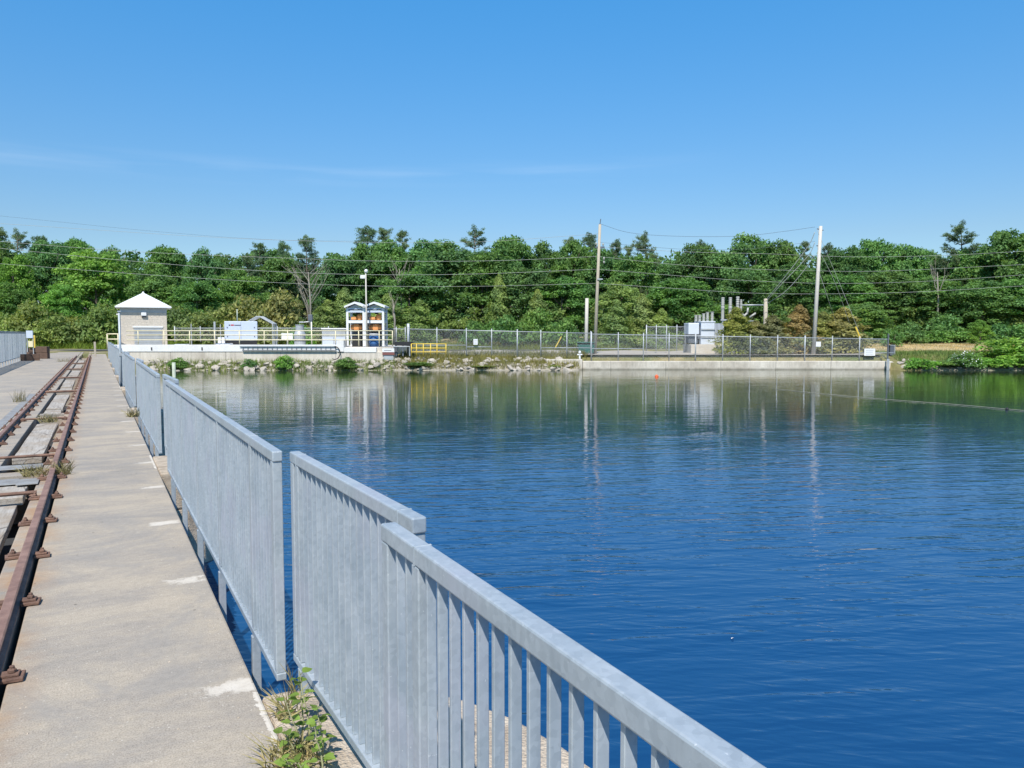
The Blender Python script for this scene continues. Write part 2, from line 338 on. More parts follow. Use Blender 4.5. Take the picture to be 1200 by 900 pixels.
def chainlink():
    m, N, L, P = nmat('chain_link_wire')
    t = N.new('ShaderNodeTexCoord'); s = N.new('ShaderNodeSeparateXYZ'); L.new(t.outputs['Object'], s.inputs[0])
    h = mth(N, L, 'ADD', s.outputs[0], s.outputs[1])
    def lat(sign):
        a = mth(N, L, 'MULTIPLY', mth(N, L, 'ADD' if sign > 0 else 'SUBTRACT', h, s.outputs[2]), 14.0)
        return mth(N, L, 'LESS_THAN', mth(N, L, 'FRACT', a), 0.055)
    k = mth(N, L, 'MAXIMUM', lat(1), lat(-1))
    P.inputs['Base Color'].default_value = (0.50, 0.52, 0.53, 1); P.inputs['Metallic'].default_value = 0.2; P.inputs['Roughness'].default_value = 0.5
    tr = N.new('ShaderNodeBsdfTransparent'); mx = N.new('ShaderNodeMixShader')
    L.new(k, mx.inputs[0]); L.new(tr.outputs[0], mx.inputs[1]); L.new(P.outputs[0], mx.inputs[2])
    L.new(mx.outputs[0], N['Material Output'].inputs['Surface']); return m
M['mesh'] = chainlink()
def water_mat():
    m, N, L, P = nmat('reservoir_water')
    pos = N.new('ShaderNodeNewGeometry').outputs['Position']
    P.inputs['Roughness'].default_value = 0.02; P.inputs['IOR'].default_value = 1.56
    def wv(su, sd, rot, sc_, det):
        mp_ = N.new('ShaderNodeMapping'); mp_.vector_type = 'TEXTURE'; mp_.inputs['Rotation'].default_value = (0, 0, rot)
        mp_.inputs['Scale'].default_value = (su, sd, 1); L.new(pos, mp_.inputs[0]); return noise(N, L, mp_.outputs[0], sc_, det, 0.5, 0.3)
    a = wv(1.0, 0.26, -YAW + R(8), 1.0, 2)
    b = wv(1.0, 0.28, -YAW - R(10), 3.2, 2)
    g = wv(1.0, 0.5, -YAW + R(20), 0.35, 2)
    h = mth(N, L, 'ADD', mth(N, L, 'MULTIPLY', a, 1.0), mth(N, L, 'MULTIPLY', b, 0.27))
    # wind-sheltered calmer water close under the far bank, and slow gust patches
    dd = N.new('ShaderNodeVectorMath'); dd.operation = 'DOT_PRODUCT'; L.new(pos, dd.inputs[0]); dd.inputs[1].default_value = FH
    calm = N.new('ShaderNodeMapRange'); calm.interpolation_type = 'SMOOTHSTEP'; L.new(dd.outputs['Value'], calm.inputs[0])
    calm.inputs[1].default_value = 6; calm.inputs[2].default_value = 28; calm.inputs[3].default_value = 1.0; calm.inputs[4].default_value = 0.24
    far_green = N.new('ShaderNodeMapRange'); far_green.interpolation_type = 'SMOOTHSTEP'; L.new(dd.outputs['Value'], far_green.inputs[0])
    far_green.inputs[1].default_value = 14; far_green.inputs[2].default_value = 38
    L.new(mix(N, L, far_green.outputs[0], (0.0065, 0.050, 0.143), (0.028, 0.048, 0.020)), P.inputs['Base Color'])   # deep blue; silty green of far shallows, trees' reflected green put into it too
    gust = ramp(N, L, g, [(0.35, 0.55), (0.65, 1.15)])
    h = mth(N, L, 'MULTIPLY', h, mth(N, L, 'MULTIPLY', calm.outputs[0], gust))
    bump(N, L, P, h, 1.0, 0.030)
    return m
M['water'] = water_mat()
def ground_mat():
    m, N, L, P = nmat('bank_ground')
    pos = N.new('ShaderNodeNewGeometry').outputs['Position']
    n = noise(N, L, pos, 0.16, 6, 0.6); f = noise(N, L, pos, 2.2, 5, 0.7)
    c = ramp(N, L, n, [(0.36, (0.10, 0.135, 0.035)), (0.5, (0.21, 0.19, 0.075)), (0.62, (0.36, 0.29, 0.16))])
    c = mix(N, L, 0.7, c, ramp(N, L, f, [(0.3, 0.55), (0.65, 1.1)]), 'MULTIPLY')
    L.new(c, P.inputs['Base Color']); P.inputs['Roughness'].default_value = 1.0; bump(N, L, P, f, 0.8, 0.1); return m
M['ground'] = ground_mat()
M['gravel'] = simple('gravel_yard', (0.46, 0.41, 0.345), 0.95, 0, 0.3, 0.9, (0.34, 0.305, 0.25), 0.5, 14, True)
M['shore'] = simple('shore_rubble', (0.40, 0.36, 0.29), 1.0, 0, 0.4, 3.5, (0.20, 0.185, 0.14), 1.0, 22, True)
M['dry'] = simple('dry_grass_field', (0.56, 0.44, 0.25), 1.0, 0, 0.3, 0.5, (0.42, 0.35, 0.18), 0.5, 8, True)
M['rock'] = simple('riprap_stone', (0.52, 0.47, 0.40), 0.95, 0, 0.4, 2.2, (0.33, 0.295, 0.25), 0.7, 14, True)

# ------------------------------------------------------------------ THE SETTING: terrain, water, deck, road
def smooth(a, b, x): t = max(0.0, min(1.0, (x - a) / (b - a))); return t * t * (3 - 2 * t)
def ground_z(u, d):
    bank = -3.2 + 1.65 * smooth(54.5, 57.4, d) + 0.95 * smooth(57.2, 60.1, d) + 0.6 * smooth(60.0, 62.8, d) if u < 5.2 or u > 29.5 else -3.2 + 3.15 * smooth(SHORE + 0.25, SHORE + 0.9, d)
    z = bank
    z += 0.5 * smooth(65, 77, d) * smooth(28.5, 32, u)
    if d > 77: z += 1.3 * smooth(77, 100, d) + 3.0 * smooth(100, 170, d)
    if d > 150: z += 6 * smooth(150, 900, d)
    z += 0.05 * math.sin(u * 0.9 + d * 0.3) * smooth(62, 66, d)
    return z
def terrain():
    us = sorted(set([-900, -500, -300, -200, -150, -120] + [x for x in np.arange(-100, 100.1, 2.0)] + [5.0, 5.25, 29.4, 29.6] + [120, 150, 200, 300, 500, 900]))
    ds = sorted(set([-400, -150, -60, -20, 0, 20, 40, 52, 56] + [x for x in np.arange(57, 66, 0.6)] + [x for x in np.arange(66, 104, 2.0)] + [110, 120, 135, 150, 170, 200, 260, 400, 700, 1400, 2600]))
    mb = MB(); n = len(ds)
    vs = [ud(u, d, ground_z(u, d)) for u in us for d in ds]
    fs = [(i*n+j, (i+1)*n+j, (i+1)*n+j+1, i*n+j+1) for i in range(len(us)-1) for j in range(n-1)]
    return mb.add(vs, fs).build('terrain', M['ground'], None, True)
tag(terrain(), kind='structure')
def sheet(name, poly, z, m):   # poly of (u,d)
    mb = MB(); mb.add([ud(u, d, z) for u, d in poly], [tuple(range(len(poly)))]); return tag(mb.build(name, m), kind='structure')
def drape(name, u0, u1, d0, d1, m, lift=0.012, step=1.0, jag=0.0):
    random.seed(5); mb = MB(); nu = int((u1-u0)/step)+1; nd = max(2, int((d1-d0)/step)+1)
    vs = []
    for i in range(nu+1):
        for j in range(nd+1):
            u = u0+(u1-u0)*i/nu; d = d0+(d1-d0)*j/nd
            if j in (0, nd): d += random.uniform(-jag, jag)
            vs.append(ud(u, d, ground_z(u, d)+lift))
    mb.add(vs, [(i*(nd+1)+j, (i+1)*(nd+1)+j, (i+1)*(nd+1)+j+1, i*(nd+1)+j+1) for i in range(nu) for j in range(nd)])
    return tag(mb.build(name, m, None, True), kind='structure')
# water: upstream of the gates only
mb = MB(); mb.add([(0.2, -150, WATER), (420, -150, WATER), (420, 150, WATER), (0.2, 150, WATER)], [(0, 1, 2, 3)])
tag(mb.build('water', M['water']), kind='structure')
drape('gravel_yard', -8, 32, 62.9, 76, M['gravel'], 0.03, 1.5, 0.1)
drape('gravel_yard', 5.4, 29.3, 60.96, 62.9, M['gravel'], 0.034, .7, 0.0)
drape('shore_gravel', -28.5, 5.1, 57.0, 60.02, M['shore'], 0.02, .6, 0)
drape('shore_gravel', 31.2, 62, 57.0, 59.6, M['shore'], 0.02, .6, 0)
drape('dry_field', 30, 62, 64.5, 80, M['dry'], 0.03, 1.5, 0.6)
# approach road running behind the deck's end
sheet('road', [(-120, 79.5), (-120, 74.2), (-22, 74.2), (6, 75.0), (6, 79.0)], 0.05, M['asphalt'])
PIT = 7.7
DY0, DY1 = -8.0, 80.0
mb = MB()
joints = [DY0] + [10.12 + PIT * k - PIT * 2 for k in range(0, 11)] + [DY1]
joints = [j for j in joints if DY0 <= j <= DY1]
for a, b in zip(joints[:-1], joints[1:]):
    mb.box(-0.415, 0.59, a + 0.008, b - 0.008, -0.45, 0.0); mb.box(-0.62, -0.446, a + 0.008, b - 0.008, -0.45, 0.0)
    mb.box(-1.262, -1.08, a + 0.008, b - 0.008, -0.45, 0.0); mb.box(-4.9, -1.296, a + 0.008, b - 0.008, -0.45, 0.0)
deck = tag(mb.build('deck', M['deck'], None, False, 0.012, 2), kind='structure')
mb = MB(); mb.box(-1.3, -0.5, DY0, DY1, -0.62, -0.451); tag(mb.build('trench_floor', M['kerb']), kind='structure')
mb = MB()
for a in joints: mb.box(-5, 0.585, a - 0.2, a + 0.2, -0.75, -0.02) if a < -100 else mb.box(-4.88, 0.57, a - 0.1, a + 0.1, -0.45, -0.13)
tag(mb.build('joint_filler', M['pier']), kind='structure')
mb = MB(); mb.box(-4.9, -0.05, DY0, 66, -4, -0.63); tag(mb.build('dam_face', M['conc']), kind='structure')
# piers with rounded upstream noses
random.seed(3)
mb = MB()
for k in range(0, 8):
    yc = 2.2 + PIT * k if k == 0 else 2.72 + PIT * k
    hw = 1.27 if k == 0 else 0.72
    rx = 0.86 if k == 0 else 0.75
    poly = [(-0.3, yc - hw), (0.72, yc - hw)]
    for i in range(1, 14):
        a = -math.pi/2 + math.pi * i / 14
        poly.append((0.72 + rx * math.cos(a) + random.uniform(-.015, .015), yc + hw * math.sin(a) + random.uniform(-.015, .015)))
    poly += [(0.72, yc + hw), (-0.3, yc + hw)]
    mb.prism(poly, -4.0, -0.46)
    mb.prism([(max(x, 0.597), y) for x, y in poly], -0.455, -0.012)
tag(mb.build('piers', M['pier'], None, False, 0.02), kind='structure')
# steel strips beside the left rail and across the trench at the joint
mb = MB(); mb.box(-1.62, -1.47, 9.0, 24, 0.004, 0.012); tag(mb.build('edge_strip', M['plate'], None, False), kind='structure')

# ------------------------------------------------------------------ THE TRACK
def clip_mesh():
    mb = MB(); mb.box(-0.048, 0.048, -0.05, 0.05, 0.0, 0.018); mb.box(-0.05, 0.03, -0.03, 0.03, 0.018, 0.032)
    mb.lathe([(0.02, 0.032), (0.02, 0.048), (0.012, 0.05), (0.012, 0.064)], 6); return mb
RAILP = [(-.039,0),(.039,0),(.039,.009),(.010,.020),(.008,.052),(.026,.061),(.029,.078),(.022,.084),(-.022,.084),(-.029,.078),(-.026,.061),(-.008,.052),(-.010,.020),(-.039,.009)]
clip0 = None
def crane_rail(x, label):
    t = thing('crane_rail', label, 'rail', (x, 0, 0.004), 0, 'gantry rails set in the dam deck')
    MB().extr_y(RAILP, -6, 64).build('rail_bar', M['rusttop'], t)
    global clip0
    random.seed(int(abs(x) * 100))
    for k in range(50):
        for s in (-1, 1):
            if clip0 is None: clip0 = clip_mesh().build('rail_clip', M['rust'], t, False, 0.004); c = clip0
            else: c = link_copy(clip0, t)
            c.location = (s * 0.092, 4.14 + 1.14 * k + random.uniform(-.03, .03) - (2.28 if x < -1 else 0), 0)
            c.rotation_euler = (0, 0, random.uniform(-.12, .12) + (0 if s > 0 else math.pi))
    return t
crane_rail(-0.485, 'rusty crane rail with bolted clips nearer the walkway and railing')
crane_rail(-1.335, 'rusty crane rail on the side away from the water, beside the wide slab')
def covers():
    random.seed(4)
    first = None
    spans = [(3.4, 6.1), (6.2, 8.56), (8.92, 9.62)]
    for k in range(1, 7):
        b = 11.0 + PIT * (k - 1); spans += [(b + 0.75, b + 5.1)]
        if k > 1: spans += [(b - 0.5, b + 0.3)]
    names = ['weathered cover plank over the trench, cut off by the photo edge', 'pale cracked cover plank in the trench beside the nearest visible tie rod',
             'short pale cover plank just before the grey steel plates across the trench']
    for i, (a, b) in enumerate(spans):
        mb = MB(); n = 4; L_ = b - a; tl = random.uniform(-.012, .012)
        x0, x1 = -1.02 + random.uniform(-.015, .015), -0.69 + random.uniform(-.02, .01)
        poly = [(x0, 0), (x1, 0)] + [(x1 + random.uniform(-.012, .006), L_ * j / 5) for j in range(1, 5)] + [(x1, L_), (x0, L_)] + [(x0 + random.uniform(-.006, .01), L_ * j / 5) for j in range(4, 0, -1)]
        mb.prism(poly, -0.09, -0.012 + tl * 0.4)
        o = mb.build('trench_cover', M['slab'], None, False, 0.008); o.location = (0, a, 0); o.rotation_euler = (0, 0, random.uniform(-.006, .006))
        if i < 3: lab = names[i]
        elif L_ > 2: lab = '%s long weathered cover plank between the rails, counted outward from the steel plates' % ['first', 'second', 'third', 'fourth', 'fifth', 'sixth'][(i - 3 + 1) // 2]
        else: lab = 'short weathered cover plank between long ones, %s one out from the steel plates' % ['', 'first', 'second', 'third', 'fourth', 'fifth', 'sixth'][(i - 3) // 2 + 1 if i > 3 else 1]
        tag(o, lab, 'cover plank', 'cover planks in the rail trench')
covers()
mb = MB()
for k in range(0, 7):
    b = 10.0 + PIT * k
    mb.box(-1.10, -0.60, b + 0.42, b + 0.72, -0.44, -0.03)
    mb.box(-1.10, -0.60, b - 0.28, b - 0.02, -0.44, -0.028)
tag(mb.build('trench_crossbeams', M['deck']), kind='structure')
for i, (x0, x1, y0, y1, z, lab) in enumerate([(-1.22, -0.80, 9.62, 9.98, .004, 'wide grey steel plate bridging the trench at the deck joint'), (-0.80, -0.60, 9.50, 9.86, .012, 'small grey steel plate beside the rail at the deck joint'),
                              (-1.2, -0.62, 10.7, 11.02, .004, 'narrow grey steel plate across the trench beyond the weedy joint')]):
    tag(MB().box(x0, x1, y0, y1, z, z + 0.008).build('steel_plate', M['plate'], None, False, 0.002), lab, 'steel plate', 'steel plates over the trench')
ords = ['nearest', 'second nearest', 'third nearest', 'fourth nearest', 'fifth nearest', 'sixth nearest', 'seventh nearest']
for i, y in enumerate([8.83, 11.5, 16.55, 24.2, 31.9, 39.6, 47.3]):
    mb = MB(); xr = -0.57 if i == 0 else -0.53
    mb.tube([(-1.27, y, 0.045), (xr, y, 0.045)], 0.019 if i < 3 else 0.03, 8)
    for xx in (-1.24, xr - 0.035): mb.lathe([(0.0, 0.012), (0.035, 0.014), (0.035, 0.02), (0.02, 0.03)], 6, (xx, y))
    tag(mb.build('tie_rod', M['rust'], None, False), '%s rusty tie rod laid across between the two rails' % ords[i], 'tie rod', 'tie rods between the rails')

# ------------------------------------------------------------------ RAILINGS
pk0 = {}
def railing(loc, rz, L, posts, label, detail=True, h=1.07, z0=0.0, group='galvanised railing panels along the water edge', post_down=0.36, wide_from=None):
    t = thing('railing_panel', label, 'railing', loc, rz, group)
    W = 0.046; CH = 0.048
    MB().box(-W/2, W/2, 0, L, h - CH, h).build('top_rail', M['galv'], t, False, 0.005)
    MB().box(-0.0225, 0.0225, 0.0, L, z0, z0 + 0.034).build('bottom_rail', M['galv'], t, False, 0.004)
    for y in (0.03, L - 0.03):
        MB().box(-0.022, 0.022, y - 0.024, y + 0.024, z0 + 0.034, h - CH).build('end_bar', M['galv'], t, False, 0.004)
    for y in posts:
        MB().box(-0.0215, 0.0215, y - 0.024, y + 0.024, z0 + 0.0345, h - CH - .0005).box(*((-0.03, 0.015, y - 0.02, y + 0.02, -post_down, -0.001) if post_down else (-0.024, 0.024, y - 0.025, y + 0.025, -0.012, z0 - 0.001))).build('post', M['galv'], t, False, 0.004)
    if detail:
        for y in posts: MB().box(-W/2 - .0012, W/2 + .0012, y - .004, y + .004, h - CH - .001, h + .0012).build('weld_bead', M['galv'], t, False, .001, 1)
    if post_down:
        for y in posts: MB().box(-0.114, -0.0305, y - 0.012, y + 0.012, -0.33, -0.22).build('bracket', M['galv'], t)
    n = int(round((L - 0.06) / 0.075)); key = (h, z0)
    ys = [0.03 + (L - 0.06) * i / n for i in range(1, n)]
    ys = [y for y in ys if all(abs(y - p) > 0.04 for p in posts)]
    if detail:
        for y in ys:
            if key not in pk0:
                c = pk0[key] = MB().box(-0.0125, 0.0125, -0.006, 0.006, z0 + 0.034, h - 0.048).build('picket', M['galv'], t, False, 0.0015, 1)
            else: c = link_copy(pk0[key], t)
            c.location = (0, y, 0)
    else:
        mb = MB()
        for y in ys: mb.box(-0.0125, 0.0125, y - 0.006, y + 0.006, z0 + 0.034, h - 0.048)
        mb.build('infill_bars', M['galv'], t)
    return t
XR = 0.705
def long_posts(L): return [0.62 + i * (L - 1.2) / 4 for i in range(5)]
railing((0.655, -1.35, 0), -math.atan(.0157), 3.40, [0.5, 1.8, 3.13], 'nearest railing panel, cut by the bottom of the photo, open bars over gravelly concrete')
def shortp(k, lab, det):
    a = (0.807, 2.06 + PIT * k, 0); b = (0.775, 3.52 + PIT * k, 0)
    ang = math.atan2(-(b[0]-a[0]), b[1]-a[1])
    return railing(a, ang, math.hypot(b[0]-a[0], b[1]-a[1]), [0.12, 1.35], lab, det, 1.07, 0.10, 'short angled railing panels over the pier noses', 0.0)
shortp(0, 'short angled railing panel behind the nearest panel, leafy weed growing at its foot', True)
shortp(1, 'second short railing panel, behind the far end of the long panel with the open gap', True)
nth = ['nearest', 'second', 'third', 'fourth', 'fifth', 'sixth', 'seventh', 'eighth']
for k in range(0, 8):
    L_ = 6.25
    lab = 'first full-length railing panel, its tall end bar facing the open gap by the weed' if k == 0 else '%s full-length railing panel along the deck, counting from the open gap' % nth[k]
    railing((XR, 3.55 + PIT * k, 0), 0, L_, long_posts(L_), lab, k < 2)
    if k >= 2: shortp(k, '%s short angled railing panel over the piers, counting along the deck' % nth[k], False)
# railing on the far edge of the deck (dips at its end sign)
for i, (a, b) in enumerate([(34.4, 40.8), (40.9, 47.3), (47.4, 53.8), (53.9, 60.0)]):
    railing((-4.15, a, 0), 0, b - a, long_posts(b - a), 'tall grey railing panel at left, %s' % ['cut by the photo edge', 'just inside the photo edge', 'next to the last panel before the timbers', 'ending at the sign board by the timbers'][i],
            False, 1.76, 0.22, 'tall railing panels on the far side of the rails', 0.0 if i else 0.0)
for i in range(8):
    pass

# ------------------------------------------------------------------ small things on the deck
e = at_d(34.5, 389, 52.0)
t = thing('sign_board', 'pale blank sign board on posts at the end of the tall left railing', 'sign', (e.x, e.y, 0), -YAW)
MB().box(-.22, .22, -.02, .02, 1.35, 1.85).build('upper_plate', M['bluewhite'], t); MB().box(-.1, .22, -.02, .02, .75, 1.15).build('lower_plate', M['yellow'], t)
for xx in (-.2, .2): MB().box(xx-.025, xx+.025, .021, .06, 0, 1.84).build('leg', M['grey'], t)
e = at_z(40, 419, 0)
t = thing('bollard', 'yellow bollard standing behind the stacked dark timbers', 'bollard', at_d(40.3, 400, 57.5).xy.to_3d(), 0)
MB().lathe([(.075, 0), (.075, 1.45), (.05, 1.52), (.0, 1.53)], 12).build('pipe', M['syellow'], t); MB().lathe([(.13, 0.0), (.13, .03), (.076, .035)], 12).build('base_flange', M['dgrey'], t)
def beam(px, d, z, L, a, lab, hw=.2, hh=.2):
    p = at_d(px, 400, d); mb = MB()
    random.seed(int(px * 10 + z * 100))
    mb.box(-L/2, L/2, -hw, hw, 0, hh*2); o = mb.build('timber_beam', M['timber'], None, False, .02); o.location = (p.x, p.y, z); o.rotation_euler = (0, 0, a)
    tag(o, lab, 'timber', 'dark timbers stacked at the deck end'); return o
beam(49.5, 50.5, 0.0, .72, -YAW + .15, 'lower thick dark timber at the right of the stack'); beam(49.5, 50.5, 0.405, .72, -YAW + .1, 'upper thick dark timber lying on another at the right of the stack')
beam(37.0, 52.3, 0.0, .7, -YAW + 1.2, 'dark timber lying at the back of the stack under the sign'); beam(38.0, 52.3, 0.402, .85, -YAW + .1, 'dark timber bridging the top of the stack under the sign', .17, .14)
beam(34.5, 46.8, 0.0, 1.0, -YAW + .6, 'low dark timber lying alone in front of the stack', .16, .2)
p = at_d(111.5, 414, 56.5)
tag(MB().box(-.07, .07, -.07, .07, 0, 1.05).build('marker_post', M['pole'], None, False, .015), 'square weathered post at the end of the rails', 'post').location = (p.x, p.y, 0)
# thin pole clamped to the railing
p = Vector((0.655, 28.0, 0))
t = thing('instrument_pole', 'thin tall grey pole clamped to the deck railing before the block hut', 'pole', p, 0)
MB().tube([(0, 0, -.3), (0, 0, 2.32)], .034, 10).build('tube', M['galv'], t, True); MB().box(-.05, .05, -.05, .05, 2.32, 2.36).build('cap', M['grey'], t); MB().box(-.045, .07, -.05, .05, .9, 1.0).build('clamp', M['grey'], t, False, .005)
# weeds
def leaf_shape(mb, base, direc, L, wd, nrm_jit=0.4):
    d = Vector(direc).normalized(); s = d.cross(Vector((random.uniform(-.4, .4), random.uniform(-.4, .4), 1))).normalized(); n = s.cross(d)
    prof = [(0, 0.0), (.12, .62), (.32, 1.0), (.55, .85), (.8, .45), (1, 0)]
    vs = []; 
    for tt, ww in prof:
        c = Vector(base) + d * (tt * L) - n * (0.25 * L * tt * tt)
        vs += [c - s * (ww * wd/2) + n * (0.12 * ww * wd), c, c + s * (ww * wd/2) + n * (0.12 * ww * wd)]
    fs = []
    for i in range(len(prof)-1):
        fs += [(i*3, i*3+1, i*3+4, i*3+3), (i*3+1, i*3+2, i*3+5, i*3+4)]
    mb.add(vs, fs)
def grass_blades(mb, x, y, z, r, n, h, lean=.5, wd=.004):
    for _ in range(n):
        a = random.uniform(0, 6.283); q = r * math.sqrt(random.random()); b = Vector((x + q*math.cos(a), y + q*math.sin(a), z))
        l = h * random.uniform(.4, 1.1); dv = Vector((random.gauss(0, lean), random.gauss(0, lean), 1)).normalized()
        s = dv.orthogonal().normalized() * wd; c = b + dv * (l*.55); e_ = b + dv * l + Vector((dv.x, dv.y, -.3)) * (l * .25)
        mb.add([b - s, b + s, c + s*.7, c - s*.7, e_], [(0, 1, 2, 3), (3, 2, 4)])
random.seed(21)
wp = at_z(372, 895, 0)
t = thing('leafy_weed', 'broad-leaved green weed climbing at the foot of the short angled railing panel', 'weed', (0.655, 3.0, -0.012))
st = MB(); lf = MB()
for (dx, dy, hx, hy, H, nl) in [(.03, -.12, .05, .10, .30, 10), (-.02, -.16, -.05, .02, .22, 10), (.0, -.05, .06, .16, .30, 9), (-.06, -.24, -.10, -.16, .16, 9), (.05, -.3, .07, -.2, .26, 10), (.02, -.42, .03, -.3, .2, 10), (-.09, -.34, -.14, -.4, .13, 9), (-.05, -.5, -.1, -.5, .15, 8)]:
    pts = [Vector((dx + (hx-dx)*s_ + .012*math.sin(5*s_), dy + (hy-dy)*s_, H * s_)) for s_ in (0, .25, .5, .75, 1)]
    st.tube(pts, [.006, .005, .0045, .0035, .002], 6)
    for i in range(nl):
        s_ = .25 + .78 * (i / nl); k = min(3, int(s_ * 4)); fr = s_ * 4 - k; c = pts[k].lerp(pts[k+1], min(1, fr)); a = i * 2.4 + dx * 30
        leaf_shape(lf, c + Vector((math.cos(a), math.sin(a), .3)) * .02, (math.cos(a), math.sin(a), random.uniform(.0, .6)), random.uniform(.035, .068), random.uniform(.03, .058))
        st.tube([c, c + Vector((math.cos(a), math.sin(a), .3)) * .022], .0018, 4)
M['stem'] = simple('weed_stem', (0.30, 0.30, 0.16), .7); st.build('stem', M['stem'], t, True)
o = lf.build('leaves', M['leaf'], t); o.color = (.20, .31, .07, 1); t.scale = (.72, .72, .78)
M['straw'] = simple('straw_blades', (0.42, 0.33, 0.15), .8, 0, .4, 30, (.24, .24, .09))
def tuft(x, y, z, r, n, h, lab, lean=.5, mm='straw'):
    mb = MB(); grass_blades(mb, 0, 0, 0, r, n, h, lean); o = mb.build('grass_tuft', M[mm]); o.location = (x, y, z)
    tag(o, lab, 'grass tuft', 'dry grass tufts in the deck joints'); return o
tuft(.60, 2.86, -.012, .10, 160, .15, 'brown dry grass tuft at the deck edge left of the leafy weed', .7)
tuft(.66, 3.22, -.012, .05, 50, .17, 'sparse straw tuft on the broken concrete below the open gap', .6)
tuft(.72, 3.38, -.012, .05, 14, .2, 'few thin dry stalks on the pier edge in the open gap', .25)
tuft(-.40, 10.1, 0, .09, 110, .22, 'dry grass tuft on the walkway side of the near rail at the joint', .5)
tuft(-.66, 10.15, 0, .12, 120, .2, 'dry grass tuft between the rails at the weedy deck joint', .5)
tuft(-.82, 16.3, 0, .16, 130, .22, 'green grass tuft between the rails beyond the first long cover plank', .5)
tuft(.58, 16.6, 0, .12, 120, .26, 'green grey tuft at the foot of the second full-length railing panel', .5)
tuft(-1.65, 21.5, 0, .14, 60, .36, 'thin tall grass tuft left of the far rail', .3)
tuft(-1.75, 52.0, 0, .4, 90, .4, 'straw tuft at the far end of the rails', .5); tuft(-.9, 60.0, 0, .5, 90, .3, 'straw tuft between the rail ends', .5)

random.seed(44); pb = MB()
for i in range(150):
    x = random.choice((random.uniform(-.36, .56), random.uniform(-.4, -.2), random.uniform(.4, .57))); y = 2.2 + 14 * random.random() ** 1.6; r = random.uniform(.002, .006)
    a = random.uniform(0, 6.28); pb.add([(x + r*math.cos(a + k*1.26)*random.uniform(.7, 1.2), y + r*math.sin(a + k*1.26)*random.uniform(.7, 1.2), .0005) for k in range(5)] + [(x, y, r*.9)], [(0, 1, 5), (1, 2, 5), (2, 3, 5), (3, 4, 5), (4, 0, 5)])
tag(pb.build('pebbles', M['pier']), kind='stuff')

# ------------------------------------------------------------------ FAR BANK: walls and platform
LZ = -YAW
def place(px, d, z=0.0): p = at_d(px, 400, d); return (p.x, p.y, z)
mpx = lambda d: d / F
def bank(name, label, cat, px, d, z=0.0, group=None, turn=0.0): return thing(name, label, cat, place(px, d, z), LZ + turn, group)
# retaining wall under the white parapet
S60 = mpx(60)
U = lambda px, d=60.0: (px - 600) / F * d          # lateral metres
def wall_obj(name, label, px0, px1, d0, d1, z0, z1, m, bev=.02, cat='wall'):
    mb = MB(); x0, x1 = U(px0, d0), U(px1, d0)
    mb.box(x0, x1, d0, d1, z0, z1); o = mb.build(name, m, None, False, bev); o.rotation_euler = (0, 0, LZ); return tag(o, label, cat)
PT = zy(404, 60)     # parapet top
wall_obj('retaining_wall', 'long beige concrete wall under the white parapet, riprap at its foot', 127, 462, 60.05, 62.0, -2.2, zy(412.4, 60), M['quay'])
wall_obj('parapet', 'white painted parapet below the yellow railing and block hut', 129, 397, 60.0, 60.35, zy(412.2, 60), PT, M['wconc'])
wall_obj('parapet', 'tall white concrete pillar between the hose reel and hoist towers', 395.2, 403, 60.0 - .05, 61.2, zy(412.2, 60), zy(399, 60), M['wconc'])
wall_obj('parapet', 'short low white parapet in front of the two hoist towers', 403.2, 441, 60.0, 60.4, zy(413, 60), zy(407.2, 60), M['wconc'])
o = wall_obj('platform', '', 128, 461, 60.36, 72, -1.0, PT - .18, M['quay']); del o['category']; o['kind'] = 'structure'
for i, px in enumerate((178, 237)):
    wall_obj('drain_slot', 'small dark drain slot in the white parapet, %s' % ['below the hut front', 'right of the hut'][i], px - .7, px + .7, 59.97, 60.02, zy(410.5, 60), zy(407, 60), M['black'], .0, 'drain')
wall_obj('quay_wall', 'beige concrete quay wall carrying the chain-link fence to the right', 683, 1046, 60.0, 60.9, -2.5, zy(423.3, 60), M['quay'], .04)
wall_obj('quay_wall', 'concrete wall block standing left of the quay wall above riprap', 640, 682.6, 59.7, 60.8, -2.5, zy(421, 60), M['quay'], .04)
mb = MB(); x = U(1046); mb.add([(x, 60, -2.4), (x + 1.9, 60, -2.4), (x, 60, zy(423.3, 60)), (x, 61.2, -2.4), (x + 1.9, 61.2, -2.4), (x, 61.2, zy(423.3, 60))], [(0, 1, 2), (3, 5, 4), (0, 3, 4, 1), (1, 4, 5, 2), (0, 2, 5, 3)])
o = mb.build('wing_wall', M['quay'], None, False, .03); o.rotation_euler = (0, 0, LZ); tag(o, 'sloping concrete wing wall ending the quay at the right', 'wall')

# yellow railings
def pipe_rail(name, label, pts_px, d, ytop, ybots, m, postpx, dz=None, r=.035, grp=None, end_round=False):
    zt = zy(ytop, d); px0 = pts_px[0]
    t = bank(name, label, 'railing', px0, d, 0, grp)
    x1 = U(pts_px[1], d) - U(px0, d); zb = zy(ybots[-1], d)
    for yy in [ytop] + list(ybots[:-1]):
        z = zy(yy, d); MB().tube([(0, 0, z), (x1, 0, z)], r, 8).build('top_bar' if yy == ytop else 'mid_bar', m, t, True)
    for q in postpx:
        x = U(q, d) - U(px0, d); MB().tube([(x, 0, zb), (x, 0, zt)], r, 8).build('post', m, t, True)
    return t
pipe_rail('guard_rail', 'pale yellow guard rail along the white parapet in front of the hut', (148.5, 459.5), 60.55, 387.6, (392.6, 398.3, 405.5), M['yellow'], [162, 192.3, 222.3, 251.5, 280.5, 309.5, 337, 365, 393, 420, 444, 459.5], r=.04)
pipe_rail('guard_rail', 'short pale yellow guard rail at the deck end left of the hut', (125.5, 142), 61.5, 391.4, (397.5, 409), M['yellow'], [125.8, 138.5], r=.05)
